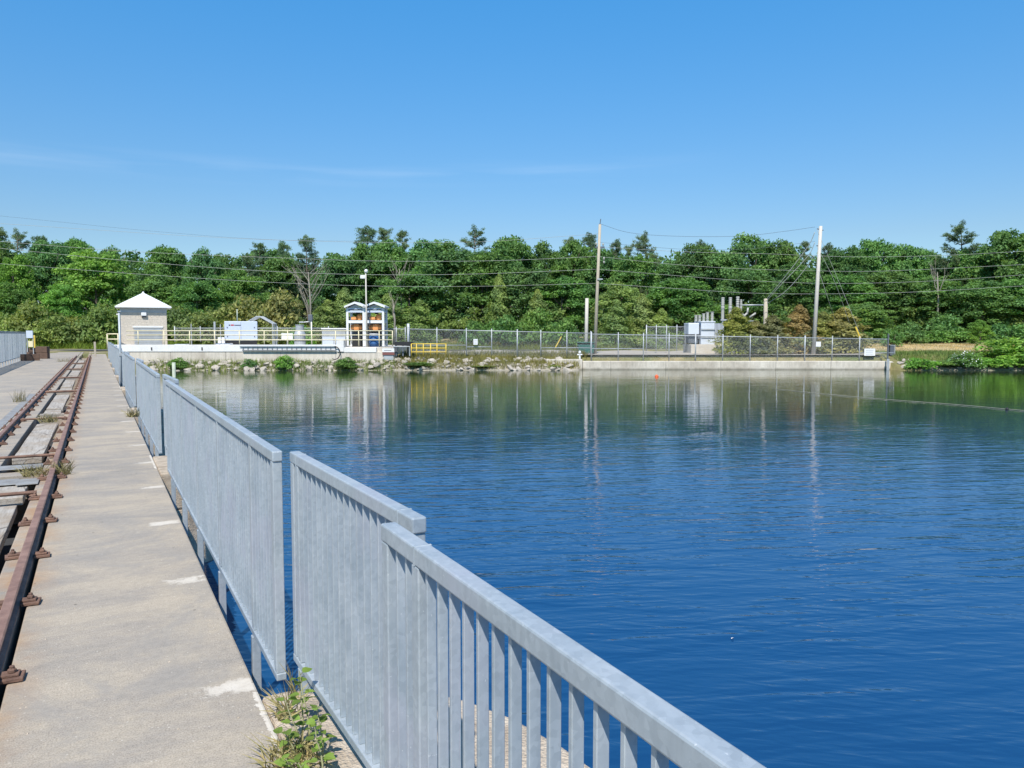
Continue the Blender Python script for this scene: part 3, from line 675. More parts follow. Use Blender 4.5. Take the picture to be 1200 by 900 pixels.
pipe_rail('guard_rail', 'bright yellow sloping stair rail by the dark steel landing', (482, 523), 60.4, 403, (408, 412.5, 418), M['syellow'], [482, 488, 496, 504.5, 512, 522.5], r=.04)
for c in []: pass
# hose rack and grating ladder lying along the parapet
t = bank('cable_rack', 'long grey ladder-like rack hung along the white parapet, hose looped at its end', 'rack', 281, 59.95)
zt, zb_ = zy(405.3, 59.8), zy(410, 59.8); Lr = U(394, 59.8) - U(281, 59.8)
MB().box(0, Lr, -.06, .0, zt - .07, zt).build('top_bar', M['grey'], t); MB().box(.2, Lr, -.10, -.02, zb_ - .07, zb_).build('bottom_bar', M['dgrey'], t)
mb = MB(); 
for i in range(20): x = .25 + i * (Lr - .3) / 19; mb.box(x - .02, x + .02, -.05, -.01, zb_ + .0, zt - .071)
mb.build('rungs', M['dgrey'], t)
mb = MB(); hz = []
for i in range(20):
    a = i / 19 * math.pi * 1.15 + .0; hz.append((Lr - .1 + .42 * math.sin(a), -.12, zt - .55 + .5 * math.cos(a)))
mb.tube(hz, .035, 8).build('hose_loop', M['black'], t, True)

# block hut
t = bank('block_hut', 'square split-face block hut with white pyramid roof at the deck end', 'hut', 169.5, 64.5, PT - .18, None, R(25.5))
w2 = (U(197, 63) - U(169.5, 63)) * .88; H = zy(361, 62.6) - (PT - .18)
MB().box(-w2, w2, -1.9, 1.9, 0, H).build('wall', M['block'], t)
MB().box(-w2 - .02, w2 + .02, -1.92, 1.92, H - .36, H + .02).build('eave_shade_band', M['grey'], t)  # grey band along the wall top, the eave's shade put into colour
rw = w2 + .38; rh = zy(343.5, 64) - zy(360.5, 62.5)
mb = MB(); mb.add([(-rw, -2.3, H + .03), (rw, -2.3, H + .03), (rw, 2.3, H + .03), (-rw, 2.3, H + .03), (-rw, -2.3, H + .12), (rw, -2.3, H + .12), (rw, 2.3, H + .12), (-rw, 2.3, H + .12), (0, 0, H + rh + .1)],
       [(3, 2, 1, 0), (0, 1, 5, 4), (1, 2, 6, 5), (2, 3, 7, 6), (3, 0, 4, 7), (4, 5, 8), (5, 6, 8), (6, 7, 8), (7, 4, 8)])
rf = mb.build('roof', M['white'], t); MB().lathe([(.09, H + rh + .06), (.09, H + rh + .14), (0, H + rh + .2)], 8).build('finial', M['white'], rf)
lp = MB().box(-.19, .19, -2.12, -1.90, H - .62, H - .36).build('wall_light', M['white'], t, False, .02); MB().box(-.16, .16, -2.0, -1.9, H - .75, H - .62).build('light_bracket', M['dgrey'], lp)
zl = zy(383, 62.6) - (PT - .18)
MB().box(-w2 + .85, w2 - .3, -1.96, -1.9, zl - .06, zl + .06).build('lintel', M['white'], t)
mb = MB()
for i in range(9): mb.box(-w2 + .95, w2 - .4, -1.95 + .0, -1.905, .05 + i * (zl - .15) / 9, .05 + (i + .8) * (zl - .15) / 9)
mb.build('roller_door', M['grey'], t)
MB().box(-w2 - .32, -w2 - .02, -1.2, -.9, H - .55, H - .45).build('side_lamp', M['white'], t); MB().box(-w2 - .08, -w2 - .01, -.5, .5, .1, 2.1).build('side_door', M['dgrey'], t)
# generator enclosure
t = bank('generator_box', 'pale blue-white generator enclosure on a dark skid with a small red mark', 'generator', 283, 63, PT - .18, None, R(17))
gw = U(301, 63) - U(283, 63); zt = zy(376.5, 62.5) - (PT - .18); zb_ = zy(398, 62.5) - (PT - .18)
MB().box(-gw, gw, -.5, .6, zb_, zt).build('enclosure', M['bluewhite'], t, False, .03)
MB().box(-gw + .05, gw - .05, -.4, .5, -.0, zb_ - .12).build('skid', M['black'], t); MB().box(-gw + .1, gw - .1, -.45, .55, zb_ - .12, zb_).build('base_frame', M['dgrey'], t)
MB().box(-gw + .5, -gw + .72, -.515, -.5, zt - .36, zt - .26).build('red_mark', M['red'], t); MB().box(-gw + .34, -gw + .45, -.515, -.5, zt - .36, zt - .27).box(-gw + .76, -gw + 1.25, -.514, -.5, zt - .35, zt - .29).build('lettering', M['ink'], t)
for sx_ in (-1, 1):
    for zz in (zb_ + .25, zt - .5): MB().box(sx_*(gw - .22) - .035, sx_*(gw - .22) + .035, -.53, -.5, zz - .04, zz + .04).build('latch', M['ink'], t)
MB().box(-.008, .008, -.508, -.5, zb_ + .05, zt - .05).build('door_seam', M['dgrey'], t)
MB().tube([(-.3, .3, zt), (-.3, .3, zt + 1.0)], .045, 8).build('exhaust_pipe', M['palegreen'], t, True)
# arched canopy frame
t = bank('canopy_frame', 'bare grey arched canopy frame standing behind the generator enclosure', 'canopy', 303, 66, PT - .18)
hw = U(320, 66) - U(303, 66); he = zy(379.5, 66) - PT + .18; hp = zy(371, 66) - PT + .18
for yy in (0, .5, 1.0):
    MB().tube([(-hw, yy, 0), (-hw, yy, he), (-hw*.1, yy, hp), (hw*.1, yy, hp), (hw, yy, he), (hw, yy, 0)], .055, 8).build('hoop', M['grey'], t)
for xx, zz in ((-hw, he), (0, hp), (hw, he), (hw, he * .5)): MB().tube([(xx, 0, zz), (xx, 1.0, zz)], .045, 6).build('purlin', M['grey'], t)
# vent stack, control box, camera post, grey cabinet
t = bank('vent_tank', 'squat ribbed grey steel tank with narrower neck behind the guard rail', 'tank', 351.5, 63, PT - .18)
rr_ = U(358, 63) - U(351.5, 63); ht = zy(380.5, 63) - PT + .18
MB().lathe([(rr_, 0), (rr_, ht*.5), (rr_*1.03, ht*.5), (rr_*1.03, ht*.56), (rr_*.95, ht*.62), (rr_*.72, ht*.74), (rr_*.72, ht*.97), (rr_*.78, ht*.97), (rr_*.78, ht)], 20).build('shell', M['grey'], t, False)
MB().lathe([(rr_*1.05, ht*.25), (rr_*1.05, ht*.29)], 20).build('band', M['dgrey'], t)
t = bank('notice_board', 'blank white notice board fixed behind the guard rail left of the tank', 'sign', 336.7, 61.2, PT - .18)
MB().box(-.45, .45, -.03, .03, zy(397.5, 61.2) - PT + .18, zy(390.5, 61.2) - PT + .18).build('board', M['white'], t); MB().box(-.05, .05, .031, .08, 0, zy(391, 61.2) - PT + .18).build('leg', M['grey'], t)
t = bank('camera_post', 'white post with dark camera box behind the guard rail', 'camera post', 365.3, 62, PT - .18)
hp = zy(376, 62) - PT + .18
MB().tube([(0, 0, 0), (0, 0, hp)], .05, 8).build('pole', M['white'], t, True); MB().box(-.24, .1, -.12, .12, hp, hp + .5).build('camera_box', M['dgrey'], t, False, .03); MB().tube([(-.05, 0, hp - .05), (-.7, -.1, hp - .12)], .035, 6).build('arm', M['white'], t); MB().box(-.95, -.6, -.2, .0, hp - .16, hp - .06).build('lamp', M['grey'], t, False, .02)
t = bank('utility_cabinet', 'wide light grey cabinet left of the hoist towers', 'cabinet', 391.5, 64.5, PT - .18, None, R(12))
cw = U(405, 64.5) - U(391.5, 64.5); ht = zy(384.5, 64) - PT + .18
MB().box(-cw, cw, -.5, .6, 0, ht - .1).build('body', M['grey'], t, False, .02); MB().box(-cw - .06, cw + .06, -.58, .66, ht - .1, ht).build('lid', M['white'], t, False, .02)
for xx in (-cw*.5, cw*.5): MB().box(xx - cw*.45, xx + cw*.45, -.52, -.5, .1, ht*.5).build('door', M['bluewhite'], t)
t = bank('junction_box', 'pair of small white boxes on the platform left of the generator', 'box', 259, 62, PT - .18)
for xx in (-.1, .2): MB().box(xx - .12, xx + .12, -.1, .1, .25, .75).build('box', M['white'], t, False, .01); MB().box(xx - .03, xx + .03, -.03, .03, 0, .25).build('leg', M['grey'], t)
for i, (px, y0, lab) in enumerate([(252, 377, 'short grey green post behind the guard rail near the generator'), (258.7, 380, 'thin grey post just left of the generator enclosure'), (224.5, 379.5, 'thin grey fence post behind the guard rail right of the hut'), (440, 380, 'pale concrete post')][:3]):
    o = MB().tube([(0, 0, 0), (0, 0, zy(y0, 66) - PT + .18)], .09 if i == 0 else .04, 8).build('post', M['grey']); o.location = place(px, 66, PT - .18); tag(o, lab, 'post')
for i, (px, wd, hh, lab) in enumerate([(213, 1.0, .22, 'low pale lump of cover sheet on the platform beside the hut'), (263, 1.2, .28, 'low white kerb block on the platform at the generator')]):
    o = MB().box(-wd/2, wd/2, -.3, .3, 0, hh).build('concrete_pad', M['wconc'], None, False, .06); o.location = place(px, 61.6, PT - .18); o.rotation_euler = (0, 0, LZ); tag(o, lab, 'pad')

# hoist towers
def hoist(px0, px1, lab, k):
    d = 61.6; zb = PT - .3; t = bank('hoist_tower', lab, 'hoist tower', (px0 + px1) / 2, d, zb, 'twin hoist towers')
    hw = (U(px1, d) - U(px0, d)) / 2; H = zy(360.5, d) - zb; zm = zy(377, d) - zb; zc = zy(365, d) - zb
    for sx_ in (-1, 1):
        for yy in (0, 1.5): MB().box(sx_*hw*.86 - .09, sx_*hw*.86 + .09, yy - .08, yy + .08, 0, H).build('leg', M['white'], t, False, .01)
    for nm, z, th in (('cross_beam', zm, .11), ('cross_beam', zc, .08), ('cross_beam', H - .08, .06)):
        MB().box(-hw*.95, hw*.95, -.07, 1.57, z - th, z + th).build(nm, M['white'] if th > .1 else M['bluewhite'], t)
    ph = zy(356, d) - zb - H
    mb = MB(); ov = hw * 1.1
    prof = [(-ov, H - .02), (0, H + ph), (ov, H - .02), (ov, H + .12), (0, H + ph + .16), (-ov, H + .12)]
    mb.extr_y(prof, -.35, 1.85).build('roof', M['white'], t)
    MB().add([(-hw*.7, -.1, H), (hw*.7, -.1, H), (0, -.1, H + ph*.8), (-hw*.7, -.06, H), (hw*.7, -.06, H), (0, -.06, H + ph*.8)], [(0, 1, 2), (3, 5, 4), (0, 3, 4, 1), (1, 4, 5, 2), (2, 5, 3, 0)]).build('gable_panel', M['grey'], t)
    g = MB().box(-hw*.55, hw*.0, .2, 1.0, zm + .16, zm + .42).build('gearbox', M['orange'], t, False, .05); MB().lathe([(.2, zm + .16), (.24, zm + .5), (.1, zm + .62)], 10, (hw*.3, .5)).build('motor', M['orange'], g); MB().lathe([(.16, zm + .62), (.16, zm + .85)], 10, (hw*.05, .7)).build('hand_wheel', M['ink'], g)
    z2 = zy(383.5, d) - zb
    MB().tube([(-hw*.6, .4, z2), (hw*.6, .4, z2)], .2, 12).build('drum_shaft', M['orange'], t, True); MB().box(-hw*.25, hw*.3, .15, .8, z2 - .25, z2 + .25).build('hoist_drum', M['orange'], t, False, .06)
    MB().box(-hw*.7, hw*.7, 1.2, 1.3, .9, zm - .12).build('back_panel', M['dgrey'], t)
    MB().box(-hw*.5, hw*.5, .3, 1.0, 0, .9).build('control_housing', M['black'] if k == 0 else M['dgrey'], t, False, .03)
    for sx_ in (-1, 1):
        MB().tube([(sx_*hw*.86, 1.42, .4), (sx_*hw*.86, .08, zm - .15)], .035, 6).build('brace', M['grey'], t)
    return t
hoist(406, 428.2, 'left of two white gabled hoist towers holding orange machinery', 0); hoist(427.8, 451, 'right of two white gabled hoist towers, blue drum standing inside it', 1)
t = bank('drum_barrel', 'dark blue barrel standing inside the right hoist tower', 'barrel', 438.5, 61.3, PT - .3)
r_ = .4; hh = zy(391.5, 61.3) - PT + .3
MB().lathe([(r_, 0), (r_, hh*.32), (r_*1.05, hh*.34), (r_, hh*.37), (r_, hh*.64), (r_*1.05, hh*.66), (r_, hh*.69), (r_*.97, hh*.97), (r_*.9, hh)], 20).build('barrel_body', M['blue'], t, True); MB().lathe([(r_*.92, hh), (r_*.92, hh + .05)], 20).build('lid', M['white'], t)
t = bank('lamp_post', 'tall thin lamp post with two white heads beside the hoist towers', 'lamp post', 430, 60.7, PT - .5)
hp = zy(320, 60.7) - PT + .5
MB().tube([(0, 0, 0), (-.03, 0, hp)], [.075, .05], 8).build('pole', M['polew'], t, True); MB().lathe([(.06, hp), (.14, hp + .08), (.14, hp + .22), (.05, hp + .3)], 10).build('lamp_head', M['white'], t, True)
MB().box(-.46, -.05, -.12, .12, hp - .45, hp - .18).build('flood_light', M['white'], t, False, .05)
t = bank('warning_sign', 'white sign with a dark red lower board on the wall end by the towers', 'sign', 455, 59.95)
x = U(462, 59.95) - U(455, 59.95)
MB().box(-x, x, -.02, .04, zy(412.6, 59.95), zy(408.3, 59.95)).build('upper_board', M['white'], t); MB().box(-x, x, -.02, .04, zy(416, 59.95), zy(412.8, 59.95)).build('lower_board', M['brownred'], t); MB().box(-x*.8, x*.8, .041, .1, zy(422, 60), zy(409, 60)).build('leg', M['grey'], t); MB().box(-x*.7, x*.5, -.024, -.02, zy(411, 59.95), zy(410.4, 59.95)).build('lettering', M['ink'], t)
t = bank('steel_landing', 'dark steel landing with grey hand rail right of the hoist towers', 'landing', 473, 61, -.1)
x = U(482.5, 61) - U(473, 61); zz = lambda y: zy(y, 61) + .1
MB().box(-x, x, -.5, .8, zz(405), zz(400.5)).build('deck_plate', M['black'], t); 
for xx in (-x + .1, 0, x - .1): MB().box(xx - .06, xx + .06, -.45, -.33, 0, zz(405)).build('leg', M['dgrey'], t)
MB().tube([(-x, -.8, 0), (-x, -.8, zz(406)), (x*.9, -.8, zz(406)), (x*.9, -.8, 0)], .05, 8).build('hand_rail', M['grey'], t)

# ------------------------------------------------------------------ fences
def chain_fence(label, d, posts, ytop, ybot, mids=(), name='chain_link_fence', extra=0.18, d2=None, shift=0):
    p0 = posts[0]; t = bank(name, label, 'fence', p0, d); n = len(posts)
    def X(px): return U(px, d) - U(p0, d)
    def lin(px, y): return y[0] + (y[1] - y[0]) * (px - p0) / max(1e-6, posts[-1] - p0)
    for i, px in enumerate(posts):
        zb, zt = zy(lin(px, ybot), d) - .1, zy(lin(px, ytop), d) + extra
        MB().tube([(X(px), .0, zb), (X(px), .0, zt)], .042 if i % 4 else .055, 8).build('post', M['grey'], t, True)
    za, zc = zy(ytop[0], d), zy(ytop[1], d)
    MB().tube([(0, 0, za), (X(posts[-1]), 0, zc)], .032, 8).build('top_rail', M['grey'], t, True)
    for (a, b, y) in mids: MB().tube([(X(a), 0, zy(y, d)), (X(b), 0, zy(y, d))], .03, 8).build('mid_rail', M['grey'], t, True)
    zl, zr = zy(ybot[0], d), zy(ybot[1], d)
    MB().add([(0, -.05, zl), (X(posts[-1]), -.05, zr), (X(posts[-1]), -.05, zc), (0, -.05, za)], [(0, 1, 2, 3)]).build('wire_mesh', M['mesh'], t)
    return t
chain_fence('chain-link fence from the steel landing to the utility pole, small white sign on it', 61.5, [478.5, 512, 546.5, 576, 606, 633.5, 664, 692], (385.5, 390.5), (414, 420), [(478.5, 546, 404.5), (546.5, 576, 406.5), (633.5, 692, 407.6)])
chain_fence('chain-link fence along the top of the quay wall in front of the transformer', 61.0, [693, 724.5, 754, 784, 815, 847, 879, 911, 943, 975, 1007, 1040], (391.5, 397.5), (421.5, 423), [(693, 754, 408.5), (1007, 1047, 413.5)])
chain_fence('inner chain-link enclosure left of the pale transformer', 67, [757.5, 769, 781, 793, 803], (383, 383), (410, 410), [(757.5, 803, 396)])
chain_fence('chain-link gate section behind the dark steel landing', 64.5, [452, 464.5, 475], (385.5, 385.5), (402, 402), (), 'fence_gate')
chain_fence('low run of chain-link fence behind the platform and generator', 71, [205, 235, 265, 295, 325, 355, 385], (384.5, 384.5), (399, 399))
t = bank('gate_post', 'thick pale steel gate post at the left end of the long fence', 'post', 478.6, 61.9); MB().lathe([(.12, -.2), (.12, zy(379.5, 61.9)), (.0, zy(379, 61.9))], 12).build('pipe', M['grey'], t, True); MB().box(.13, .2, -.04, .04, .4, .6).build('hinge', M['dgrey'], t)
def notice(px, d, y0, y1, hw, lab, lines=3):
    t = bank('fence_sign', lab, 'sign', px, d); MB().box(-hw, hw, -.02, .02, zy(y1, d), zy(y0, d)).build('board', M['white'], t)
    H = zy(y0, d) - zy(y1, d)
    for i in range(lines): z = zy(y0, d) - H * (i + .8) / (lines + .6); MB().box(-hw*.75, hw*(.7 - .15*(i % 2)), -.026, -.02, z - H*.035, z + H*.035).build('lettering', M['grey'], t)
notice(557.3, 61.3, 397.3, 404, .17, 'small white notice on the chain-link fence right of the yellow stair rail', 2)
notice(1019.5, 60.8, 408.5, 416.8, .43, 'white notice with faint lines near the right end of the fence', 3)
t = bank('utility_box', 'blue grey box at the right end of the quay fence', 'box', 1044.5, 62, 0); MB().box(-.16, .16, -.2, .2, -.1, .7).build('body', M['dgrey'], t, False, .02); MB().box(-.18, .18, -.23, .23, .7, .75).build('lid', M['grey'], t); MB().tube([(.3, 0, -.1), (.3, 0, .75)], .04, 8).build('post', M['grey'], t)
t = bank('gauge_post', 'tall dark post rising from the water at the quay wall end', 'post', 1040.8, 59.6, 0); MB().box(-.045, .045, -.045, .045, -2.6, zy(391, 59.6)).build('pole', M['dgrey'], t); MB().box(-.1, .1, -.1, -.06, -1.6, -.3).build('gauge_plate', M['grey'], t)

# ------------------------------------------------------------------ poles, transformer, switchgear
def pole(px, d, ytop, r0, r1, m, lab, lean=0.0, name='utility_pole'):
    t = bank(name, lab, 'utility pole', px, d, 0); H = zy(ytop, d)
    MB().tube([(0, 0, -.3), (lean * .5, 0, H * .5), (lean, 0, H)], [r0, (r0 + r1) / 2, r1], 12).build('shaft', m, t, True); return t, H
t, H = pole(697, 64, 263, .15, .11, M['pole'], 'tall weathered utility pole with small insulators behind the fence', .36)
MB().box(.0, .75, -.06, .06, H - 1.95, H - 1.8).build('crossarm', M['dgrey'], t); MB().tube([(.36, 0, H), (.42, 0, H + .45)], .035, 6).build('top_pin', M['dgrey'], t)
for z, s_ in ((H - 1.75, .62), (H - 2.9, .7), (H - 3.2, .7), (H - 1.7, .05)): MB().lathe([(.03, z), (.09, z + .05), (.05, z + .09), (.09, z + .13), (.03, z + .22)], 8, (s_, -.1)).build('insulator', M['porc'], t, True)
MB().box(.15, .6, -.2, -.1, 6.1, 6.2).build('bracket', M['grey'], t)
pole(686.8, 64.5, 349.5, .15, .14, M['polew'], 'short pale pole stub left of the tall utility pole', .05)
t, H = pole(953.5, 63, 265, .17, .13, M['polew'], 'tall pale leaning utility pole by the rusty cedar', .34)
for z, s_ in ((H - .25, -.1), (H - 1.6, -.1), (H - .35, .55), (H - 3.3, -.1)): MB().tube([(.36, 0, z), (.36 + (s_ - .3) * .8, 0, z + .03)], .04, 6).build('insulator_arm', M['dgrey'], t)
MB().box(.1, .5, -.24, -.17, .6, 1.0).build('tag_plate', M['white'], t)
pole(896.5, 66, 350, .17, .16, M['pole'], 'short grey pole ending the service wires right of the switchgear')
# transformer on its plinth
t = bank('transformer', 'large pale grey power transformer with bushings on a concrete plinth', 'transformer', 824.5, 66.5, 0)
d = 66; X_ = lambda px: U(px, d) - U(824.5, d); Z_ = lambda y: zy(y, d)
MB().box(X_(806), X_(846), -1.2, 1.8, -.1, Z_(403.5)).build('plinth', M['conc'], t, False, .06)
zb, zt = Z_(403.5), Z_(378)
MB().box(X_(818), X_(834), -1.0, 1.4, zb, zt).build('main_tank', M['tank'], t, False, .04)
MB().box(X_(817.5), X_(834.5), -1.04, 1.44, zt, zt + .1).build('tank_lid', M['tank'], t, False, .02)
for z in (Z_(386), Z_(395)): MB().box(X_(818.2), X_(833.8), -1.08, -1.0, z - .06, z + .06).build('stiffener', M['grey'], t)
MB().box(X_(804), X_(816.5), -.8, 1.0, Z_(392), Z_(378.5)).build('conservator', M['tank'], t, False, .05); MB().box(X_(805), X_(816), -.5, .7, Z_(402), Z_(392)).build('radiator', M['dgrey'], t)
mb = MB()
for i in range(7): x = X_(836) + i * (X_(845) - X_(836)) / 6; mb.box(x - .03, x + .03, -.7, 1.0, Z_(401), Z_(379))
mb.build('radiator', M['tank'], t)
MB().box(X_(815.4), X_(817.6), -.7, -.3, Z_(397), Z_(386)).build('control_box', M['dgrey'], t)
for px, y in ((815.5, 369), (819.7, 369), (824.5, 367.2), (829, 365.5), (834.5, 365.2)):
    h0 = zt + .1; h1 = Z_(y); x = X_(px)
    MB().lathe([(.13, h0)] + [(r, h0 + (h1 - h0) * k / 10) for k in range(1, 10) for r in ((.15,) if k % 2 else (.10,))] + [(.12, h1 - .05), (.17, h1 - .04), (.17, h1)], 10, (x, .1)).build('bushing', M['porc'], t, True)
# switchgear stand
t = bank('switchgear_stand', 'switchgear stand with tall grey insulator columns behind the bushy cedar', 'switchgear', 856, 67.5, 0)
d = 67.5; X_ = lambda px: U(px, d) - U(856, d)
for px, y in ((846.3, 348.5), (855, 348.5), (863.6, 347.5), (867.6, 351)):
    x = X_(px); h0, h1 = zy(374, d), zy(y, d); wdt = .135 if px < 865 else .09
    MB().lathe([(wdt, h0), (wdt, h0 + .9), (wdt*1.2, h0 + .92), (wdt*1.2, h0 + 1.0)] + [(wdt * (1.15 if k % 2 else .95), h0 + 1.0 + (h1 - h0 - 1.0) * k / 10) for k in range(1, 10)] + [(wdt, h1)], 12, (x, 0)).build('insulator_column', M['porc'], t, False)
    MB().box(x - .06, x + .06, -.06, .06, -.1, h0).build('leg', M['grey'], t)
MB().box(X_(844), X_(869), -.12, .12, zy(374.5, d) - .1, zy(374, d)).build('beam', M['grey'], t)
MB().tube([(X_(868), 0, zy(357.5, d)), (X_(896), 0, zy(357.5, d))], .06, 8).build('bus_bar', M['grey'], t, True)
for a, b, c_, e_ in ((867, 374, 874, 367), (877, 372, 884, 367), (874, 369, 875, 360.5), (866, 366, 872, 371)): MB().tube([(X_(a), -.2, zy(b, d)), (X_(c_), -.2, zy(e_, d))], .085, 8).build('disconnect_arm', M['porc'], t, True)
MB().box(X_(871), X_(886), -.1, .1, zy(376.5, d), zy(375.6, d)).build('arm_beam', M['grey'], t); MB().box(X_(882), X_(883.5), -.1, .1, -.1, zy(376, d)).build('leg', M['grey'], t)
# bin and valve
t = bank('green_bin', 'dark green skip bin with lid behind the fence at the utility pole', 'bin', 686.5, 63.2, -.05)
hw = .68
mb = MB(); mb.add([(-hw*.85, -.45, .12), (hw*.85, -.45, .12), (hw*.85, .45, .12), (-hw*.85, .45, .12), (-hw, -.55, .8), (hw, -.55, .8), (hw, .6, .95), (-hw, .6, .95)], [(3,2,1,0),(4,5,6,7),(0,1,5,4),(1,2,6,5),(2,3,7,6),(3,0,4,7)]); mb.build('body', M['green'], t, False, .02)
MB().box(-hw*1.03, hw*1.03, -.6, .66, .96, 1.02).build('lid', M['green'], t, False, .01)
for sx_ in (-1, 1): MB().box(sx_*hw - .05, sx_*hw + .05, -.3, .3, .5, .62).build('fork_pocket', M['dgrey'], t); MB().tube([(sx_*hw*.7 - .04, -.4, .07), (sx_*hw*.7 + .04, -.4, .07)], .07, 10).build('wheel', M['black'], t)
t = bank('valve_post', 'small white hydrant-like valve on the wall corner by the green bin', 'valve', 679.5, 60.5, zy(421, 60)); MB().lathe([(.1, 0), (.07, .1), (.07, .45), (.11, .48), (.11, .56), (.03, .66)], 10).build('body', M['white'], t, True); MB().tube([(-.2, 0, .35), (.2, 0, .35)], .05, 8).build('outlet', M['white'], t)

# wires
def catmull(pts, n=10):
    P_ = [pts[0]*2 - pts[1]] + pts + [pts[-1]*2 - pts[-2]]; out = []
    for i in range(1, len(P_) - 2):
        for k in range(n):
            t_ = k / n; a, b, c_, d_ = P_[i-1], P_[i], P_[i+1], P_[i+2]
            out.append(.5 * ((2*b) + (c_ - a) * t_ + (2*a - 5*b + 4*c_ - d_) * t_*t_ + (3*b - a - 3*c_ + d_) * t_**3))
    return out + [pts[-1]]
def wire(pxs, lab, d=64.0, r=.018, m='wire', cat='wire', name='overhead_wire'):
    pts = [at_d(q[0], q[1], q[2] if len(q) > 2 else d) for q in pxs]
    if pxs[0][0] <= 0: pts.insert(0, pts[0] + (pts[0] - pts[1]) * 1.0)
    if pxs[-1][0] >= 1200: pts.append(pts[-1] + (pts[-1] - pts[-2]) * 1.0)
    tag(MB().tube(catmull(pts), r, 5).build(name, M[m], None, True), lab, cat, 'overhead power lines' if name == 'overhead_wire' else None)
wire([(0, 291), (150, 305.5), (300, 317), (430, 321.8), (560, 321), (699, 315.5)], 'thickest pale overhead wire running from the left edge to the bracket on the weathered pole', r=.0135)
wire([(0, 309), (160, 321), (300, 330), (430, 335), (560, 335.5), (698, 332)], 'lowest overhead wire left of the weathered pole, crossing the dead tree', r=.012)
wire([(0, 283), (160, 295), (337, 302.5), (450, 306), (580, 305.5), (700, 300.5)], 'thin pale overhead wire just above the thickest one, left of the weathered pole', r=.013)
wire([(0, 262), (250, 278), (405, 283.5), (500, 284.3), (580, 282.5), (701, 274)], 'faint topmost wire skimming the treetops left of the weathered pole', r=.011)
wire([(-20, 251), (50, 258), (180, 271), (310, 280.5), (440, 283)], 'thin dark wire slanting against the open sky at upper left', d=90, r=.010, m='dwire')
wire([(700, 315.5), (780, 322), (860, 328), (960, 332), (1050, 331), (1130, 327), (1200, 322)], 'thickest wire right of the weathered pole, crossing behind the pale pole at mid height', r=.0125)
wire([(701, 300.5), (780, 309), (860, 314.5), (960, 317.5), (1040, 317.5), (1200, 310)], 'middle thin wire right of the weathered pole, through the treetops', r=.0125)
wire([(701, 289), (800, 295), (900, 297.5), (1000, 301), (1100, 299.5), (1200, 294.5)], 'pale upper wire right of the weathered pole, level with the treetop edge', r=.0125)
wire([(699, 332), (790, 338), (900, 344), (1050, 343), (1200, 335)], 'lowest faint wire right of the weathered pole above the cedars', r=.013)
wire([(702, 262), (740, 273), (800, 277), (870, 276.5), (920, 271), (955, 266)], 'thin dark wire joining the tops of the two tall utility poles', r=.012, m='dwire')
wire([(702, 284), (800, 292), (880, 291.5), (955, 283)], 'second thin dark wire between the two tall poles, below the top one', r=.01, m='dwire')
for i, (a, c_) in enumerate([((955, 272, 63), (917, 328)), ((955, 284, 63), (914, 335)), ((954, 299, 63), (922, 340))]):
    wire([a, (946, 290 + i*11, 63.4), c_ + (64.5,), (897, 352 + i * 2.5, 66)], 'service wire from the tall pale pole down to the short grey pole, %s of three' % ['highest', 'middle', 'lowest'][i], r=.026, cat='service wire', name='service_wire')
for i, (a, b, c_) in enumerate([((957, 268, 63), (985, 335), (1008, 392, 61.5)), ((957, 288, 63), (978, 330), (996, 380, 63.5)), ((957, 310, 63), (972, 355), (985, 395, 66))]):
    t = wire([a, b + (62.5,), c_], '%s guy wire running from the pale pole down to the right' % ['outermost', 'middle', 'innermost'][i], r=.012, m='wire', cat='guy wire', name='guy_wire')
o = MB().tube([at_d(1002.5, 383, 61.7), at_d(1008, 396, 61.6)], .07, 8).build('guy_guard', M['syellow']); tag(o, 'yellow plastic guard sleeve on the outermost guy wire at the fence', 'guy guard')
o = MB().tube([at_d(650, 409, 62.5), at_d(658, 394.5, 62.5)], .05, 8).build('guy_guard', M['syellow']); tag(o, 'leaning yellow guard sleeve behind the fence left of the green bin', 'guy guard')

# ------------------------------------------------------------------ water things
def buoy(px, py, r, lab):
    p = at_z(px, py, WATER); o = MB().lathe([(r*.3, -r*.8), (r*.85, -r*.35), (r, .1*r), (r*.8, .6*r), (r*.4, .9*r), (r*.12, 1.0*r), (r*.12, 1.25*r)], 16).build('buoy', M['buoy'], None, True); o.location = (p.x, p.y, WATER); tag(o, lab, 'buoy', 'orange buoys before the quay')
buoy(769.5, 441.5, .13, 'largest orange buoy floating before the quay wall'); buoy(815, 431.5, .09, 'tiny orange buoy at the quay wall left of the transformer shadow'); buoy(922, 433, .09, 'tiny orange buoy at the quay wall near the rusty cedar')
pts = [at_z(x, y, WATER + .02) for x, y in ((905, 455), (960, 461), (1040, 468), (1120, 474), (1200, 481), (1320, 490))]
mb = MB(); mb.tube(catmull(pts), .009, 6); o = mb.build('boom_rope', M['rope'], None, True); tag(o, 'pale floating boom rope slanting across the water at right', 'rope')
p = at_z(1180, 480.3, WATER); o = MB().lathe([(.02, -.08), (.06, 0), (.02, .06)], 8).build('rope_float', M['black'], None, True); o.location = (p.x, p.y, WATER + .03); tag(o, 'dark float on the boom rope', 'float')
p = at_z(204, 442, WATER); o = MB().tube([(0, 0, -2.5), (0, 0, .95)], .11, 10).build('mooring_post', M['palegreen'], None, True); o.location = (p.x, p.y, WATER); tag(o, 'pale green post standing in the water beyond the railing', 'post')
p = at_z(857, 750, WATER); mb = MB(); random.seed(2); leaf_shape(mb, (0, 0, .012), (1, .3, .2), .045, .02); o = mb.build('feather', M['white']); o.location = (p.x, p.y, WATER); tag(o, 'small white feather floating on the open water', 'feather')

